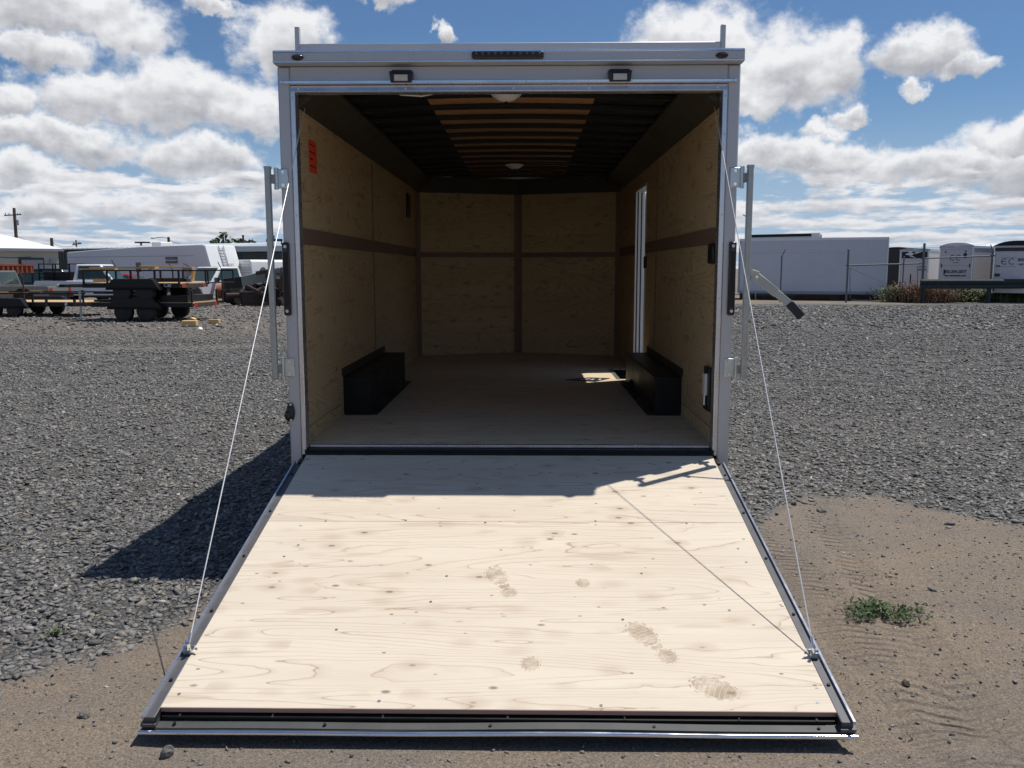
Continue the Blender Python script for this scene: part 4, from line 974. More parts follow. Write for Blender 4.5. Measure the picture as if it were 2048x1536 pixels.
# ---- the long white camper ----------------------------------------------------------------
pr_, pl_ = pt(412, 560, 41.0), pt(137, 560, 47.0)
dv = Vector((pr_.x - pl_.x, pr_.y - pl_.y, 0)); LR = dv.length; rzv = math.atan2(dv.y, dv.x)
rv = thing('camper_trailer', 'long white fifth-wheel camper with a sloping nose behind the trailers', 'camper', (pl_.x, pl_.y, 0), rzv)
HR = 2.74; WR = 2.05
HF = 2.90; HB = 2.62
nose = [(0, .55), (0, HB - .06), (.12, HB), (LR * .55, HF - .05), (LR - .15, HF), (LR + .0, HF - .08), (LR + .38, 1.72), (LR + .30, 1.58), (LR - 1.7, 1.50), (LR - 1.8, .55)]
MB().prism(nose, 1, 0, WR).build('body', RVW, rv, bevel=.04)
MB().prism([(LR - .06, HF - .03), (LR + .015, HF - .06), (LR + .40, 1.74), (LR + .37, 1.73)], 1, .03, WR - .03).build('front_cap', RVNOSE, rv)
box(LR * .58, LR * .58 + .8, .6, 1.4, HF - .03, HF + .22).build('roof_unit', WHITEP, rv, bevel=.06)
for (a, b, z0, z1) in ((LR * .74, LR * .82, 1.92, 2.26), (LR * .28, LR * .315, 1.42, 1.72)):
    f = box(a, b, -.025, -.002, z0, z1).build('window', BLACKP, rv, bevel=.01)
    box(a + .05, b - .05, -.03, -.026, z0 + .04, (z0 + z1) / 2 - .02).build('pane', GLASS, f); box(a + .05, b - .05, -.03, -.026, (z0 + z1) / 2 + .02, z1 - .04).build('pane', GLASS, f)
    box(a + .02, b - .02, -.035, -.0305, (z0 + z1) / 2 - .02, (z0 + z1) / 2 + .02).build('bar', RVW, f)
d_ = box(LR * .515, LR * .58, -.02, -.002, .75, 2.12).build('door', RVW, rv, bevel=.02)
box(LR * .53, LR * .566, -.032, -.0205, 1.45, 1.98).build('door_window', GLASS, d_)
for z in (2.30, 1.12): box(.1, LR - .9 if z > 2 else LR * .5, -.008, -.0005, z, z + .03).build('side_stripe', GREYD, rv)
for i in range(9): box(.05, LR - .1 if .75 + i * .2 > 1.6 else LR - 1.8, -.004, -.0004, .75 + i * .2, .756 + i * .2).build('siding_line', RVW, rv)
mb = MB()
for (x0, z0, x1, z1, x2, z2) in ((.60, 1.52, .66, 1.76, .70, 1.70), (.32, 1.36, .40, 1.58, .48, 1.52), (.85, 1.95, .885, 1.80, .91, 1.64)):
    P = [((1 - k) ** 2 * x0 * LR + 2 * k * (1 - k) * x1 * LR + k * k * x2 * LR, -.005, (1 - k) ** 2 * z0 + 2 * k * (1 - k) * z1 + k * k * z2) for k in [i / 8 for i in range(9)]]
    mb = MB().add([(p[0], -.005, p[2] + .022 * math.sin(i / 8 * 3.14)) for i, p in enumerate(P)] + [(p[0], -.005, p[2] - .03 * math.sin(i / 8 * 3.14) - .004) for i, p in reversed(list(enumerate(P)))], [tuple(range(18))])
    mb.build('swoosh', INK, rv)
textmesh('camper_name', 'Surry', .36, INK, rv, Matrix.Translation((LR * .875, -.004, 1.50)) @ Matrix.Rotation(R(90), 4, 'X'), shear=.35, bold=.008)
nm = Matrix.Translation((LR + .235, WR * .5, 2.26)) @ Matrix.Rotation(R(90), 4, 'Z') @ Matrix.Rotation(R(71.5), 4, 'X')
mb = MB()
for i in range(7):
    for s in (-1, 1): mb.box(s * .16 - .015, s * .16 + .015, -.55 + i * .17, -.40 + i * .17, .02, .05)
    mb.box(-.19 + .04 * (i % 2), .19 - .03 * (i % 3), -.565 + i * .17, -.545 + i * .17, .02, .05)
o = mb.build('cap_ladder_print', GREYD, rv); o.matrix_local = nm
textmesh('cap_lettering', 'SURRY', .16, GREYD, rv, nm @ Matrix.Translation((.35, -.48, .025)))
for s in (0, 1):
    for x in (LR * .33, LR * .42): wheel(rv, (x, .15 + s * (WR - .3), .36), .36, .22)
for x in (.4, LR - 2.0): box(x, x + .08, .3, .38, .0, .56).build('landing_leg', GALV, rv)
# second small white trailer right behind its nose
q0, q1 = pt(463, 560, 44.0), pt(504, 560, 41.0)
t2 = thing('camper_trailer', 'small white ribbed trailer front beside the long camper nose', 'camper', (q0.x, q0.y, 0), math.atan2(q1.y - q0.y, q1.x - q0.x))
w2 = (q1 - q0).xy.length
MB().prism([(0, .5), (0, 2.0), (.0 + .06, 2.12), (w2 - .25, 2.10), (w2 - .12, 2.0), (w2 + .12, .9), (w2 + .05, .5)], 1, 0, 4.5).build('body', RVNOSE, t2, bevel=.04)
for i in range(6): box(.12, w2 - .28 + .03 * (6 - i) , -.006, -.0004, 1.10 + i * .15, 1.115 + i * .15).build('rib', GREYD, t2)
for s in (0, 1): wheel(t2, (w2 * .5, .6 + s * 2.6, .34), .34, .22)

# ---- buildings ----------------------------------------------------------------------------
wb0, wb1 = pt(-60, 545, 54.0), pt(119, 545, 58.0)
dv = Vector((wb1.x - wb0.x, wb1.y - wb0.y, 0)); LW = dv.length
wb = thing('shop_building', 'pale block workshop with a bright white sloping roof and roller door', 'building', (wb0.x, wb0.y, 0), math.atan2(dv.y, dv.x))
mb = MB()
courses = 14; HW = 3.0
for i in range(courses): mb.box(0, LW, 0, 6, i * HW / courses, (i + 1) * HW / courses - .012)
mb.box(.01, LW - .01, .012, 5.98, 0, HW)
mb.build('wall', BEIGE, wb)
r_ = MB().add([(-1.2, -.5, HW + .05), (LW + .25, -.5, HW + .05), (LW + .25, 6.4, HW + .05), (-1.2, 6.4, HW + .05), (-2.2, 2.9, 5.05), (.2, 2.9, 4.75)], [(0, 1, 5, 4), (1, 2, 5), (2, 3, 4, 5), (3, 2, 1, 0), (3, 0, 4)]).build('roof', ROOFW, wb)
MB().box(-1.2, LW + .25, -.53, -.505, HW - .12, HW + .06).build('fascia', GREYD, r_)
x0, x1 = LW * .56, LW * .80
f = MB().box(x0 - .15, x0, -.03, .0, 0, 2.42).box(x1, x1 + .15, -.03, .0, 0, 2.42).box(x0, x1, -.03, .0, 2.27, 2.42).build('door_frame', REDDARK, wb)
d_ = box(x0, x1, -.015, -.001, 0, 2.27).build('roller_door', WHITE, wb)
for i in range(9): box(x0 + .02, x1 - .02, -.022, -.0155, .06 + i * .245, .09 + i * .245).build('slat', GREYD, d_)
box(x0, x1, -.30, -.03, 1.62, 2.26).build('door_awning', GREYD, wb)
box(LW * .89, LW * .925, -.22, -.001, 2.05, 2.30).build('wall_lamp', GREYD, wb)
MB().tube([(LW * .30, -.03, 2.45), (LW * .45, -.03, 2.40), (LW * .68, -.03, 2.46)], .02, 6).build('conduit', BLACKP, wb)
# long dark green metal shed
ga, gb = pt(118, 545, 66.0), pt(492, 545, 58.0)
dv = Vector((gb.x - ga.x, gb.y - ga.y, 0)); LG = dv.length
gs = thing('metal_shed', 'long dark green ribbed metal shed behind the camper', 'building', (ga.x, ga.y, 0), math.atan2(dv.y, dv.x))
mb = MB(); mb.box(0, LG, 0, 10, 0, 3.16)
mb.build('wall', DKGREEN, gs)
mb = MB(); n_ = int(LG / .35)
for i in range(n_): mb.box(i * .35, i * .35 + .10, -.03, -.0005, .0, 3.12)
tag(mb.build('wall_rib', DKGREEN, gs), kind='stuff')
rf = MB().prism([(-.35, 3.17), (-.35, 3.24), (5, 3.62), (10.3, 3.24), (10.3, 3.17)], 0, -.2, LG + .2).build('roof', ROOFG, gs)
mb = MB(); n_ = int(LG / .55)
for i in range(n_): mb.prism([(-.36, 3.255), (-.36, 3.29), (5, 3.66), (5, 3.63)], 0, i * .55, i * .55 + .12)
tag(mb.build('roof_rib', ROOFW, rf), kind='stuff')
MB().cyl((LG * .31, 3, 3.3), (LG * .31, 3, 3.72), .08, 8).box(LG * .29, LG * .345, 2.7, 3.3, 3.70, 3.82).build('roof_vent', BLACKP, gs)
gc, gd = pt(486, 545, 56.0), pt(640, 545, 53.0)
dv = Vector((gd.x - gc.x, gd.y - gc.y, 0)); LH = dv.length
gh = thing('metal_shed', 'near end of the dark sheds with a pale eave band and tall doors', 'building', (gc.x, gc.y, 0), math.atan2(dv.y, dv.x))
MB().box(0, LH, 0, 9, 0, 2.80).build('wall', DKGREEN, gh)
MB().prism([(-.5, 2.80), (-.5, 3.16), (4.5, 3.5), (9.2, 3.16), (9.2, 2.80)], 0, -.15, LH + .2).build('roof', ROOFG, gh)
for i in range(5): box(.15 + i * LH / 5, .12 + (i + 1) * LH / 5, -.04, -.001, .05, 2.70).build('door_panel', DKGREEN, gh)
MB().bar((LH * .13, 1.5, 3.62), (LH * .34, 1.5, 3.62), .10, .16).bar((LH * .14, 1.5, 3.1), (LH * .14, 1.5, 3.6), .06, .06, (1, 0, 0)).bar((LH * .33, 1.5, 3.1), (LH * .33, 1.5, 3.6), .06, .06, (1, 0, 0)).bar((LH * .235, 1.5, 3.6), (LH * .235, 1.5, 3.95), .05, .05, (1, 0, 0)).build('roof_frame', BLACK, gh)
# rust-orange bin
da, db = pt(-25, 565, 44.0), pt(69, 565, 46.5)
dv = Vector((db.x - da.x, db.y - da.y, 0)); LD = dv.length
du = thing('rubbish_skip', 'tall rust orange steel skip with vertical ribs before the workshop', 'skip', (da.x, da.y, 0), math.atan2(dv.y, dv.x))
MB().box(0, LD, 0, 2.2, .12, 1.84).build('bin_wall', ORANGE, du)
for i in range(10): box(.05 + i * LD / 10, .15 + i * LD / 10, -.07, -.001, .15, 1.78).build('rib', ORANGE, du)
box(-.03, LD + .03, -.08, 2.25, 1.80, 1.90).build('rim_rail', ORANGE, du)
for x in (.4, LD - .6): box(x, x + .2, -.02, .25, 0, .12).build('skid', RUSTB, du)

# ---- poles and wires ----------------------------------------------------------------------
def pole(u, vt, y, label, arm=None, r=.13, lamp=False):
    tp = pt(u, vt, y); o = thing('utility_pole', label, 'utility pole', (tp.x, tp.y, 0), 0, 'poles on the skyline')
    MB().cyl((0, 0, 0), (0, 0, tp.z), r * 1.15, 10, r * .8).build('pole', POLEW, o, smooth=40)
    if arm:
        z = pt(u, arm[2], y).z; xa, xb = pt(arm[0], arm[2], y).x - tp.x, pt(arm[1], arm[2], y).x - tp.x
        MB().bar((xa, -.12, z), (xb, -.12, z + .1), .10, .12).build('crossarm', POLEW, o)
        for x in (xa + .15, xa * .5, xb * .5, xb - .15): MB().cyl((x, -.12, z + .08), (x, -.12, z + .28), .05, 6).build('insulator', GREYD, o)
        MB().cyl((.28, 0, z - 1.1), (.28, 0, z - .5), .16, 8).build('transformer', GREYD, o)
    if lamp:
        z = tp.z - .15; MB().tube([(0, 0, z), (-.6, 0, z + .12), (-1.4, 0, z + .08)], .04, 6).build('lamp_arm', GALV, o)
        MB().sphere((-1.6, 0, z + .05), .22, 8, 6, (1.3, .7, .5)).build('lamp_head', WHITEP, o)
    return o, tp
pA, ta = pole(28, 416, 95, 'tall wooden pole with a crossarm over the white roof', (10, 44, 431), .20)
pB, tb = pole(103, 476, 70, 'short dark pole rising at the end of the white roof', None, .16)
pC, tcc = pole(152, 480, 90, 'thin pole with a box above the shed roof', (146, 164, 489), .10)
pD, td = pole(337, 474, 84, 'pole with a street lamp arm above the camper', None, .16, True)
pE, te = pole(486, 470, 90, 'pole standing between the small treetops and the roof frame', None, .14)
def wire(a, b, sag, label):
    P = [a.lerp(b, k / 12) - Vector((0, 0, sag * 4 * (k / 12) * (1 - k / 12))) for k in range(13)]
    m = P[6]; tag(MB().tube([p - m for p in P], .022, 5).build('power_line', BLACKP, loc=m), label, 'power line', 'power lines')
wire(pt(33, 471, 94), tb - Vector((0, 0, .5)), .3, 'power line from the tall crossarm pole to the short dark pole')
wire(tb - Vector((0, 0, .4)), pt(152, 489, 90), .3, 'power line from the short dark pole on to the thin pole')
wire(td - Vector((0, 0, .2)), pt(360, 487, 80), .1, 'power line running down from the street lamp pole')
# ---- trees beyond the shed ----------------------------------------------------------------
def tree(c, rad, label, seed, leaf=TREEL, n=420):
    g = random.Random(seed); t = thing('tree', label, 'tree', (c.x, c.y, 0), 0, 'trees beyond the sheds')
    mb = MB().cyl((0, 0, 0), (0, 0, c.z), .28, 8, .12)
    for i in range(5):
        a = g.uniform(0, 6.3); mb.cyl((0, 0, c.z * .75), (math.cos(a) * rad * .6, math.sin(a) * rad * .6, c.z + g.uniform(-.2, .6) * rad), .09, 6, .03)
    mb.build('trunk', BARK, t)
    cl = MB(); cents = [(Vector((g.gauss(0, .5), g.gauss(0, .5), g.gauss(0, .28))) * rad, g.uniform(.3, .5) * rad) for i in range(9)]
    for i in range(n):
        b, r0 = g.choice(cents); d = Vector((g.gauss(0, 1), g.gauss(0, 1), g.gauss(0, .8))).normalized() * r0 * g.uniform(.5, 1.05); p = b + d + Vector((0, 0, c.z))
        s = g.uniform(.10, .26); e = Euler((g.uniform(0, 6), g.uniform(0, 6), g.uniform(0, 6))).to_matrix().to_4x4()
        cl.add([(-s, -s * .6, 0), (s, -s * .6, 0), (s * .7, s * .6, s * .2), (-s * .7, s * .6, s * .2)], [(0, 1, 2, 3)], Matrix.Translation(p) @ e)
    tag(cl.build('crown', leaf, t), kind='stuff')
tree(pt(450, 487, 125), 1.7, 'rounded green treetop showing above the dark shed roof', 3)
tree(pt(486, 486, 125), 1.1, 'smaller dark treetop behind the pole above the sheds', 5)

# ---- scrap along the left fence -----------------------------------------------------------
def low(u, v): return gp(u, v)
bA, bB, bC = pt(446, 568, 32.5), pt(481, 564, 33.0), pt(560, 545, 34.0)
bm_ = thing('steel_beam', 'long grey steel beam with a black end held over the scrap', 'steel beam', (bB.x, bB.y, bB.z), 0)
MB().bar(Vector((0, 0, 0)), bC - bB, .25, .44).build('beam', GREYBEAM, bm_); MB().bar(bA - bB, Vector((-.004, 0, 0)), .28, .46).build('beam_sleeve', BLACK, bm_)
for (k, w_) in ((.35, .12), (.8, .12)):
    p = (bC - bB) * k; MB().bar(p - Vector((0, 0, .22)), Vector((p.x, p.y, -bB.z)), w_, w_, (1, 0, 0)).build('stand_leg', RUSTB, bm_)
def lone_wheel(u, v, r, label, rz, rim, y=None):
    q = gp(u, v); t = thing('dumped_wheelset', label, 'wheel', (q.x, q.y, 0), R(rz), 'wheels among the scrap'); wheel(t, (0, 0, r), r, r * .7, rim, 1, .5); return t
lone_wheel(472, 610, .50, 'big black wheel with a pale hub lying against the scrap axle', 66, WHITE)
lone_wheel(460, 606, .44, 'black wheel behind the pale hubbed wheel', 60, RIMB)
q = pt(510, 583, 33.6); t = thing('dumped_wheelset', 'wheel with a white rim perched under the grey beam', 'wheel', q, R(60), 'wheels among the scrap'); wheel(t, (0, 0, 0), .34, .26, WHITE, 1, .72)
q = pt(526, 585, 33.8); t = thing('dumped_wheelset', 'dark wheel perched under the grey beam beside the lock rod', 'wheel', q, R(70), 'wheels among the scrap'); wheel(t, (0, 0, 0), .40, .3, RIMB, 1, .5)
q = gp(448, 607); o = MB().lathe([(.30, -.55), (.33, -.52), (.33, -.2), (.35, -.18), (.33, -.16), (.33, .2), (.35, .22), (.33, .24), (.33, .52), (.30, .55)], (0, 0, 0), 0, 18).build('rusty_drum', ORANGE, loc=(q.x, q.y + .8, .55), rot=(0, 0, R(10)), smooth=35); tag(o, 'rust orange drum lying on its side behind the black wheels', 'drum')
q = gp(492, 611); ax = thing('scrap_axle', 'greasy brown axle and gearbox lump on the ground by the fence', 'scrap axle', (q.x, q.y + .3, 0), R(20))
MB().sphere((0, 0, .42), .40, 14, 9, (1, .8, 1)).build('housing', RUSTB, ax, smooth=True); MB().cyl((-.9, 0, .45), (.9, 0, .45), .11, 10).build('axle_tube', RUSTB, ax); MB().box(.1, .5, -.3, .3, .6, .95).build('gearbox', RUSTB, ax, bevel=.05); MB().cyl((.75, 0, .45), (.95, 0, .45), .30, 14).build('brake_drum', RUSTB, ax)
a, b = pt(482, 567, 33.2), pt(527, 589, 32.6)
fr = thing('scrap_ladder', 'rusty ladder frame leaning down across the scrap', 'scrap frame', a, 0)
MB().bar((0, 0, 0), b - a, .08, .14).build('side_rail', RUSTB, fr); MB().bar((.1, .7, .12), b - a + Vector((.1, .7, .12)), .08, .14).build('side_rail', GREYBEAM, fr)
for k in (.15, .4, .65, .9):
    p = (b - a) * k; MB().bar(p, p + Vector((.1, .7, .12)), .06, .08).build('cross_member', RUSTB, fr)
MB().bar((.1, .35, 0), (.1, .35, -a.z), .1, .1, (1, 0, 0)).build('prop', RUSTB, fr)
q = gp(510, 611); cr = thing('scrap_crate', 'open rusty steel crate on the ground under the leaning frame', 'crate', (q.x, q.y, 0), R(12))
for (x0, x1, y0, y1) in ((-.55, .55, -.4, -.36), (-.55, .55, .36, .4), (-.55, -.51, -.4, .4), (.51, .55, -.4, .4)): box(x0, x1, y0, y1, .02, .62).build('crate_side', RUSTB, cr)
box(-.6, .6, -.45, .45, .60, .65).build('crate_rim', GREYBEAM, cr)
g = random.Random(4)
sp = MB()
for i in range(130):
    u = g.uniform(524, 592); q = gp(u, g.uniform(604, 613)); z = g.uniform(.05, 1) ** 1.4 * 1.55
    d = Vector((g.gauss(0, 1), g.gauss(0, .6), g.gauss(0, .7))).normalized() * g.uniform(.15, .65)
    if g.random() < .5: sp.bar(Vector((q.x, q.y, z)) - d / 2, Vector((q.x, q.y, z)) + d / 2, g.uniform(.05, .2), g.uniform(.05, .22))
    else: sp.cyl(Vector((q.x, q.y, z)) - d * .3, Vector((q.x, q.y, z)) + d * .3, g.uniform(.07, .24), 9)
tag(sp.build('scrap_pile', RUSTB), 'dark heap of greasy scrap parts behind the left lock rod', 'scrap heap', kind='stuff')
lone_wheel(545, 612, .42, 'black tyre at the foot of the dark scrap heap', 40, RIMB)
q = gp(560, 612); o = MB().lathe([(.25, 0), (.27, .02), (.27, .3), (.28, .32), (.27, .34), (.27, .62), (.25, .65)], (0, 0, 0), 2, 16).build('rusty_drum', RUSTB, loc=(q.x, q.y + .3, 0), smooth=35); tag(o, 'brown upright drum in the scrap heap', 'drum')
def fence_post(u, vt, vb, label, lean=0.0, armdir=-1):
    b = gp(u, vb); tp = pt(u, vt, b.y); t = thing('fence_post', label, 'fence post', (b.x, b.y, 0), 0, 'bare fence posts along the left of the yard')
    MB().cyl((0, 0, 0), (lean, 0, tp.z - .28), .035, 8).build('post', RUSTB, t); MB().cyl((lean, 0, tp.z - .28), (lean + armdir * .16, 0, tp.z + .05), .022, 6).build('barb_arm', RUSTB, t)
fence_post(446, 526, 607, 'tall dark fence post with a bent arm before the white work truck')
fence_post(349, 528, 612, 'dark fence post with a bent arm before the camper side')
fence_post(25 * 2, 540, 618, 'thin fence post before the rust orange skip')
fence_post(236, 522, 612, 'thin dark fence post rising behind the stacked trailers')
# white stones / litter, loose rocks
def rock(u, v, s, label, mat=STONE, seed=0, flat=.7):
    g = random.Random(seed); q = gp(u, v); mb = MB().sphere((0, 0, 0), 1, 9, 6)
    mb.v = [tuple(Vector(p) * (1 + g.uniform(-.22, .18))) for p in mb.v]
    mb.v = [(p[0] * s, p[1] * s * .8, p[2] * s * flat) for p in mb.v]
    o = mb.build('loose_rock', mat, loc=(q.x, q.y, float(height_at(np.array([q.x]), np.array([q.y]))[0]) + s * flat * .55), rot=(0, 0, g.uniform(0, 6)))
    at = o.data.attributes.new('tone', 'FLOAT', 'FACE'); at.data.foreach_set('value', np.full(len(o.data.polygons), .02, np.float32)); tag(o, label, 'rock', 'single rocks lying loose')
rock(334, 1496, .026, 'dark round rock in front of the ramp flap corner', seed=2, flat=.95)
rock(1900, 1046, .035, 'flat dark rock on the dirt just below the gravel edge', seed=4, flat=.4)
rock(1644, 1017, .04, 'dark flat stone where the gravel meets the dirt by the ramp cable', seed=6, flat=.4)
rock(1812, 1364, .022, 'reddish small stone on the rutted dirt', seed=8, mat=RUSTB, flat=.5)
rock(400, 660, .09, 'white lump on the gravel beyond the left lock rod', seed=9, mat=WHITEP)
rock(168, 1429, .025, 'dark small stone on the bare dirt beyond the ramp corner', seed=12, flat=.5)

# ================================================================== right side of the yard
sa, sb = pt(1476, 590, 41.0), pt(1771, 592, 38.5)
dv = Vector((sb.x - sa.x, sb.y - sa.y, 0)); LS = dv.length
sv = thing('storage_van', 'big plain white truck box set on timbers behind the fence', 'truck box', (sa.x, sa.y, 0), math.atan2(dv.y, dv.x))
ZB, ZT = .36, 3.12
MB().box(0, LS, 0, 2.45, ZB, ZT).build('box_body', VANBOX, sv, bevel=.02)
for i in range(1, 8): box(i * LS / 8 - .01, i * LS / 8 + .01, -.006, -.0004, ZB + .12, ZT - .12).build('seam', VANBOX, sv)
MB().box(-.02, LS + .02, -.03, -.001, ZT - .10, ZT + .02).box(LS + .001, LS + .03, -.03, 2.48, ZT - .10, ZT + .02).build('top_rail', WHITE, sv)
box(-.02, LS + .02, -.03, -.001, ZB - .04, ZB + .10).build('bottom_rail', GREYD, sv)
box(LS - .02, LS + .035, -.035, .06, ZB - .3, ZT - .1).build('corner_post', WHITE, sv); box(-.03, .05, -.035, .06, ZB, ZT - .1).build('corner_post', GREYD, sv)
for x in (.2, 2.4, 4.5, LS - .6): box(x, x + .5, .1, 2.3, .0, ZB - .05).build('timber_skid', RUSTB, sv)
for y_ in (.25, 1.2, 2.2): box(.05, LS - .05, y_, y_ + .12, .02, ZB - .002).build('underbox_shade_beam', RUSTB, sv)  # added dark beams, standing in for the shade beneath the box
for x in (.45, .9): MB().cyl((x, -.02, .0), (x, -.02, ZB), .03, 6).build('support_leg', GALV, sv)
box(LS * .78, LS * .99, -.75, -.20, .0, .05).build('plank', CONC, sv)
# dark edged roof of something behind it
ra_, rb_ = pt(1500, 475, 50.0), pt(1622, 474, 48.0)
bt = thing('box_trailer', 'dark topped box trailer peeking over the big white truck box', 'trailer', (ra_.x, ra_.y, 0), math.atan2(rb_.y - ra_.y, rb_.x - ra_.x))
l_ = (rb_ - ra_).xy.length; MB().box(0, l_, 0, 2.4, .4, ra_.z).build('body', VANBOX, bt); MB().box(-.02, l_ + .02, -.03, 2.43, ra_.z + .001, ra_.z + .17).build('roof_edge', BLACK, bt); box(l_ + .021, l_ + .5, 0, .2, ra_.z - .05, ra_.z + .18).build('corner_cap', WHITE, bt)
for s in (0, 1): wheel(bt, (l_ * .5, .2 + 2 * s, .4), .4, .25)
# enclosed trailers parked beyond the guard rail
def enclosed(loc, rz, label, W, L, H, skin, roof, group='enclosed trailers beyond the guard rail', crown_=.16, text=True):
    """rear face at local x 0, body runs to +X, W along Y"""
    t = thing('enclosed_trailer', label, 'trailer', loc, rz, group)
    MB().box(0, L, -W / 2, W / 2, .45, H).build('body', skin, t, bevel=.03)
    k = 10; pf = [(-W / 2 - .02 + (W + .04) * i / k, H + .002 + crown_ * (1 - abs(2 * i / k - 1) ** 2.6)) for i in range(k + 1)] + [(W / 2 + .02, H - .10), (W / 2 + .002, H - .10), (W / 2 + .002, H), (-W / 2 - .002, H), (-W / 2 - .002, H - .10), (-W / 2 - .02, H - .10)]
    MB().prism(pf, 0, -.02, L + .02).build('roof', roof, t, smooth=50)
    for s in (-1, 1):
        box(-.03, .0, min(s * (W / 2 - .06), s * W / 2), max(s * (W / 2 - .06), s * W / 2), .45, H - .05).build('corner_post', ALU, t)
        box(-.04, -.005, min(s * (W / 2 - .05), s * (W / 2 - .12)), max(s * (W / 2 - .05), s * (W / 2 - .12)), .55, .9).build('tail_light', REDDARK, t)
        for x in (L * .45, L * .45 + .85): wheel(t, (x, s * (W / 2 - .08), .34), .34, .22)
        box(L * .45 - .5, L * .45 + 1.35, min(s * W / 2, s * (W / 2 + .06)), max(s * W / 2, s * (W / 2 + .06)), .62, .74).build('fender', ALU, t)
    return t
def rearM(y, z): return Matrix.Translation((-.034, y, z)) @ Matrix.Rotation(R(-90), 4, 'Z') @ Matrix.Rotation(R(90), 4, 'X')
def ec_logo(t, y, z, s, name='logo'):
    mb = MB(); M_ = rearM(y, z)
    for (cx, flip) in ((-.42, 1), (.42, 1)):
        P = []
        for i in range(15):
            a = R(48 + i * (264 / 14)); P.append((cx + .34 * math.cos(a), .36 * math.sin(a), 0))
        for a, b in zip(P, P[1:]): mb.bar(M_ @ Vector((a[0] * s, a[1] * s, 0)), M_ @ Vector((b[0] * s, b[1] * s, 0)), .09 * s, .006, M_.to_3x3() @ Vector((0, 0, 1)))
    a, b = Vector((-.72 * s, 0, 0)), Vector((-.25 * s, 0, 0)); mb.bar(M_ @ a, M_ @ b, .08 * s, .006, M_.to_3x3() @ Vector((0, 0, 1)))
    mb.build(name, INK, t)
az1 = R(90 - 50)
e1a, e1b = pt(1876, 560, 38.6), pt(1944, 560, 37.4)
W1 = (e1b - e1a).xy.length; rz1 = math.atan2(e1b.y - e1a.y, e1b.x - e1a.x) + R(90); c1 = (e1a + e1b) / 2; c1.z = 0
E1 = enclosed(c1, rz1, 'white round topped trailer whose rear door bears a round two letter logo high up', W1, 5.2, 2.68, ECW, ROOFW)
d_ = MB().box(-.028, -.001, -W1 / 2 + .08, W1 / 2 - .08, .6, 2.50).build('rear_door', ECW, E1, bevel=.004)
box(-.032, -.0285, -W1 / 2 + .09, W1 / 2 - .09, 1.735, 1.75).build('door_seam', GREYD, d_)
for s in (-1, 1): box(-.05, -.029, s * (W1 / 2 - .14) - .02, s * (W1 / 2 - .14) + .02, 1.65, 1.83).build('latch', BLACKP, d_)
box(-.05, -.029, W1 / 2 - .32, W1 / 2 - .26, 1.30, 1.55).build('latch', BLACKP, d_)
MB().sphere((-.035, -W1 / 2 + .38, 2.22), .10, 12, 8, (.25, .9, 1.3)).build('vent_cap', BLACKP, E1); MB().sphere((-.035, -W1 / 2 + .36, 2.42), .04, 8, 6, (.4, 1, 1)).build('marker_light', BLACKP, E1); MB().sphere((-.035, W1 / 2 - .30, 2.40), .045, 8, 6, (.4, 1.2, .8)).build('marker_light', BLACKP, E1)
ec_logo(E1, .02, 2.12, .34)
textmesh('phone_number', '800.204.2877', .20, INK, E1, rearM(0, 1.38), bold=.006); textmesh('web_address', 'expresscustom.com', .13, INK, E1, rearM(0, 1.22), bold=.006)
textmesh('logo_line', 'ENCLOSED', .06, INK, E1, rearM(0, 1.86))
e2a, e2b = pt(1984, 560, 36.6), pt(2082, 560, 35.4)
W2 = (e2b - e2a).xy.length; rz2 = math.atan2(e2b.y - e2a.y, e2b.x - e2a.x) + R(90); c2 = (e2a + e2b) / 2; c2.z = 0
E2 = enclosed(c2, rz2, 'white trailer with a black domed roof and black band, cut by the photo edge', W2, 5.0, 2.66, ECW, BLACK, crown_=.22)
box(-.030, -.001, -W2 / 2 + .04, W2 / 2 - .04, 2.40, 2.56).build('rear_band', BLACKP, E2)
box(-.028, -.001, -W2 / 2 + .08, W2 / 2 - .08, .6, 2.37).build('rear_door', ECW, E2, bevel=.004)
ec_logo(E2, W2 / 2 - .62, 1.92, .36); textmesh('phone_number', '800.204.2877', .20, INK, E2, rearM(W2 / 2 - 1.55, 1.93), bold=.004); textmesh('web_address', 'expresscustom.com', .13, INK, E2, rearM(W2 / 2 - 1.55, 1.76), bold=.004)
for z in (1.68, 2.1): box(-.032, -.0285, W2 / 2 - .95, W2 / 2 - .30, z, z + .012).build('logo_line', INK, E2)
box(-.05, -.029, W2 / 2 - .32, W2 / 2 - .10, 1.22, 1.36).build('licence_plate', BLACKP, E2); box(-.04, -.029, W2 / 2 - .30, W2 / 2 - .12, 1.68, 1.74).build('latch', BLACKP, E2)
MB().prism([(W2 / 2 - .34, 1.0), (W2 / 2 - .10, 1.0), (W2 / 2 - .14, 1.12), (W2 / 2 - .30, 1.12)], 0, -.034, -.029).build('sticker', GREYD, E2)
e3a, e3b = pt(1797, 560, 41.2), pt(1856, 560, 40.4)
W3 = (e3b - e3a).xy.length; rz3 = math.atan2(e3b.y - e3a.y, e3b.x - e3a.x) + R(90); c3_ = (e3a + e3b) / 2; c3_.z = 0
E3 = enclosed(c3_, rz3, 'white trailer behind the corner post with a bird shaped emblem on its rear', W3, 5.0, 2.58, ECW, ROOFG, crown_=.05)
mb = MB()
for q in ([(.05, .0), (.45, .10), (.20, .22), (-.1, .16)], [(-.1, .10), (-.55, .24), (-.2, .26)], [(.0, .0), (-.25, -.14), (.2, -.04)], [(.1, .12), (.3, .36), (.0, .26)]):
    mb.prism([(p[0] * .8 + .1, p[1] * .8 + 2.25) for p in q], 0, -.036, -.031)
mb.build('bird_emblem', INKW, E3)
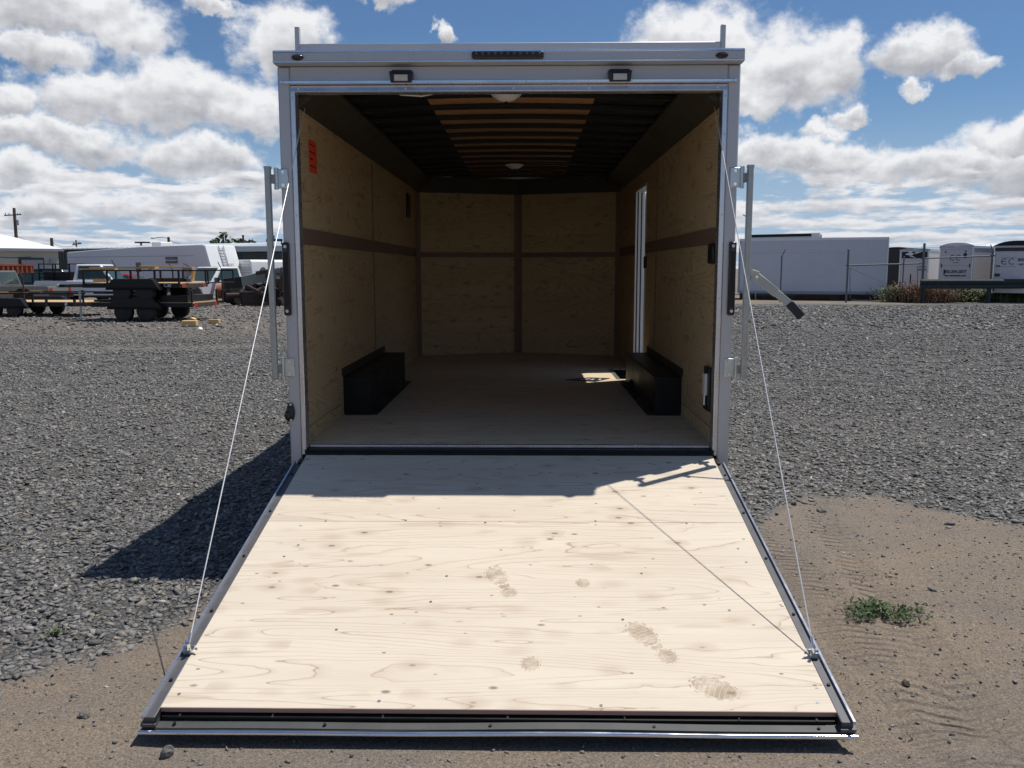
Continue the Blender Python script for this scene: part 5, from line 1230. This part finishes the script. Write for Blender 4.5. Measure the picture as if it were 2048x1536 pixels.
box(-.028, -.001, -W3 / 2 + .08, W3 / 2 - .08, .6, 2.50).build('rear_door', ECW, E3); box(-.04, -.029, .1, .16, .8, 1.3).build('latch', BLACKP, E3); box(-.0305, -.0285, -W3 / 2 + .1, W3 / 2 - .1, 2.12, 2.46).build('rear_band', DARKROOF, E3)
box(-.034, -.0285, -W3 / 2 + .12, -W3 / 2 + .5, 1.50, 1.56).build('rear_lettering', INK, E3); box(-.034, -.0285, -W3 / 2 + .12, -W3 / 2 + .5, 1.66, 1.70).build('rear_lettering', INK, E3)
e4a, e4b = pt(1770, 560, 44.0), pt(1808, 560, 43.4)
W4 = (e4b - e4a).xy.length; c4 = (e4a + e4b) / 2; c4.z = 0
E4 = enclosed(c4, math.atan2(e4b.y - e4a.y, e4b.x - e4a.x) + R(90), 'black trailer squeezed between the big truck box and the emblem trailer', W4, 4.5, 2.72, BLACKP, DARKROOF, crown_=.05)

# fence: posts with barb arms, rails and a gate frame
fy = 36.0
cf = thing('chain_link_fence', 'grey pipe fence with angled barb arms along the far side of the gravel', 'fence', (0, 0, 0))
def fpost(u, vt, arm=True, r=.036, vb=605):
    b = gp(u, vb); tp = pt(u, vt, b.y); z = tp.z - (.30 if arm else 0)
    p = MB().cyl((b.x, b.y, -.05), (b.x, b.y, z), r, 10).build('post', FENCEM, cf, smooth=40)
    MB().sphere((b.x, b.y, z), r * 1.3, 8, 5, (1, 1, .7)).build('post_cap', FENCEM, p)
    if arm: MB().bar((b.x, b.y, z), (b.x + arm * .14, b.y - .05, z + .32), .035, .035, (0, 1, 0)).build('barb_arm', FENCEM, p)
    return b, z
fpost(1560, 500, 1); pL, zl = fpost(1692, 499, False, .045); pR, zr = fpost(1842, 488, False, .055); pM, zm = fpost(1803, 514, False, .03); p4, z4 = fpost(1978, 490, -1, .042); p5, z5 = fpost(2120, 488, -1, .042)
fpost(1440, 500, 1)
def rail(u0, v0, u1, v1, b0, b1, r=.026, nm='top_rail'):
    MB().cyl(pt(u0, v0, b0.y), pt(u1, v1, b1.y), r, 8).build(nm, FENCEM, cf)
rail(1692, 531, 1842, 527, pL, pR, .034); rail(1842, 517, 1978, 512, pR, p4, .03); rail(1978, 512, 2120, 506, p4, p5, .03)
MB().cyl(pt(1700, 536, pL.y), pt(1770, 568, pL.y), .008, 5).build('brace_rod', FENCEM, cf)
for v in (492, 496, 500): MB().cyl(pt(1842, v, pR.y), pt(1972, v - 3, p4.y), .006, 5).build('barb_wire', FENCEM, cf)
for v in (506, 590): MB().cyl(pt(1440, v, pL.y), pt(1692, v - 1, pL.y), .005, 5).build('tension_wire', FENCEM, cf)
for (u, v0, v1) in ((1700, 536, 598), (1835, 532, 598)): MB().cyl(pt(u, v0, pL.y), pt(u, v1, pL.y), .015, 6).build('gate_stile', FENCEM, cf)
# guard rail
g0, g1 = pt(1842, 568, fy - .4), pt(2150, 568, fy - .1)
gr = thing('guard_rail', 'dark green corrugated guard rail fixed along the fence posts', 'guard rail', (g0.x, g0.y, 0), math.atan2(g1.y - g0.y, g1.x - g0.x))
lg = (g1 - g0).xy.length; zc = g0.z
prof = [(-.02, zc - .22), (-.10, zc - .15), (-.10, zc - .08), (-.02, zc), (-.10, zc + .08), (-.10, zc + .15), (-.02, zc + .22), (.0, zc + .22), (-.0, zc - .22)]
MB().prism(prof, 0, -.05, lg).build('rail', GUARD, gr)
for x in (.1, 3.2, 6.3): box(x, x + .12, .005, .14, -.05, zc + .20).build('post', GUARD, gr)
# weeds and tumbleweeds along the fence
def weed(name, q, rad, h, n, mat, label, cat, seed, group=None, curl=.6, w=.012):
    g = random.Random(seed); t = thing(name, label, cat, (q.x, q.y, 0), 0, group)
    st = MB(); lf = MB()
    for i in range(n):
        a = g.uniform(0, 6.283); r0 = abs(g.gauss(0, .45)) * rad; b = Vector((math.cos(a) * r0, math.sin(a) * r0, 0)); hh = h * g.uniform(.45, 1.0)
        d = Vector((math.cos(a), math.sin(a), 0)) * g.uniform(.0, curl) * rad
        P = [b, b + d * .35 + Vector((0, 0, hh * .6)), b + d + Vector((0, 0, hh * g.uniform(.7, 1.0)))]
        s = Vector((-math.sin(a), math.cos(a), 0)) * w * g.uniform(.6, 1.5)
        st.add([P[0] - s, P[0] + s, P[1] + s * .8, P[1] - s * .8, P[2]], [(0, 1, 2, 3), (3, 2, 4)])
        for k in range(5):
            p = P[0].lerp(P[2], g.uniform(.25, 1.0)) + Vector((g.gauss(0, .05), g.gauss(0, .05), g.gauss(0, .03))) * rad
            e = Euler((g.uniform(-.9, .9), g.uniform(-.9, .9), g.uniform(0, 6.3))).to_matrix().to_4x4(); z = w * g.uniform(1.5, 4)
            lf.add([(-z, 0, 0), (0, -z * .45, z * .1), (z, 0, 0), (0, z * .45, z * .1)], [(0, 1, 2, 3)], Matrix.Translation(p) @ e)
    tag(st.build('stem', mat, t), kind='stuff'); tag(lf.build('foliage', mat, t), kind='stuff'); return t
weed('tumbleweed', gp(1836, 605), 1.0, 1.15, 520, TUMBLE, 'large brown tumbleweed caught at the fence corner post', 'tumbleweed', 1, curl=.9, w=.016)
weed('tumbleweed', gp(1876, 605), .85, .85, 420, TUMBLE, 'lighter brown tumbleweed under the guard rail beside the larger one', 'tumbleweed', 2, curl=.9, w=.016)
for i, (u, v, r, h, m_, lb) in enumerate(((1792, 600, .8, .85, LEAFP, 'pale grassy weeds in the gap between the truck box and the tumbleweeds'), (1822, 598, .5, .6, LEAFP, 'thin pale weeds just behind the large tumbleweed'), (1922, 598, .8, .70, LEAF, 'leafy green weeds under the guard rail below the logo trailer'), (1952, 597, .6, .6, LEAFP, 'pale weeds under the guard rail nearer the second fence post'), (2010, 596, .7, .62, LEAFP, 'weeds under the guard rail right of the second fence post'), (2040, 599, .7, .78, LEAF, 'bright green weeds under the guard rail at the photo edge'), (1898, 598, .5, .5, LEAFP, 'small weeds between the brown tumbleweed and the leafy weeds'))):
    weed('weed_clump', gp(u, 604) + Vector((0, (598 - v) * .06 + .3, 0)), r * 1.2, h * 1.15, 320, m_, lb, 'weeds', 20 + i, 'weed clumps along the fence', w=.020)
# low weed on the dirt beside the ramp
q = gp(1752, 1226); g = random.Random(9)
wd = thing('ground_weed', 'low green creeping weed growing on the bare dirt beside the ramp', 'weed', (q.x, q.y, float(height_at(np.array([q.x]), np.array([q.y]))[0])), 0)
st = MB(); lf = MB()
for i in range(64):
    a = g.uniform(0, 6.283); L_ = g.uniform(.03, .13); cx_ = g.choice((-.07, -.02, .05, .10)); b = Vector((cx_ + g.gauss(0, .035), -cx_ * .35 + g.gauss(0, .035), .0)); d = Vector((math.cos(a) * 1.15, math.sin(a) * .8, 0)) * L_
    P = [b + d * k + Vector((0, 0, .010 + .035 * k * (1.4 - k) * g.uniform(.5, 1.6))) for k in (0, .35, .7, 1.0)]
    st.tube(P, .0012, 4)
    for k in range(15):
        t_ = g.uniform(.15, 1.0); p = b + d * t_ + Vector((g.gauss(0, .010), g.gauss(0, .010), .012 + g.uniform(0, .030))); z = g.uniform(.006, .014)
        e = Euler((g.uniform(-1, 1), g.uniform(-1, 1), g.uniform(0, 6.3))).to_matrix().to_4x4()
        lf.add([(-z, 0, 0), (-z * .2, -z * .42, z * .15), (z, 0, 0), (-z * .2, z * .42, z * .15)], [(0, 1, 2, 3)], Matrix.Translation(p) @ e)
tag(st.build('stem', LEAFP, wd), kind='stuff'); tag(lf.build('foliage', LEAF, wd), kind='stuff')
q = gp(110, 1268); weed('ground_weed', q, .035, .03, 40, LEAFP, 'tiny pale weed among the gravel stones at the left', 'weed', 31, w=.003)
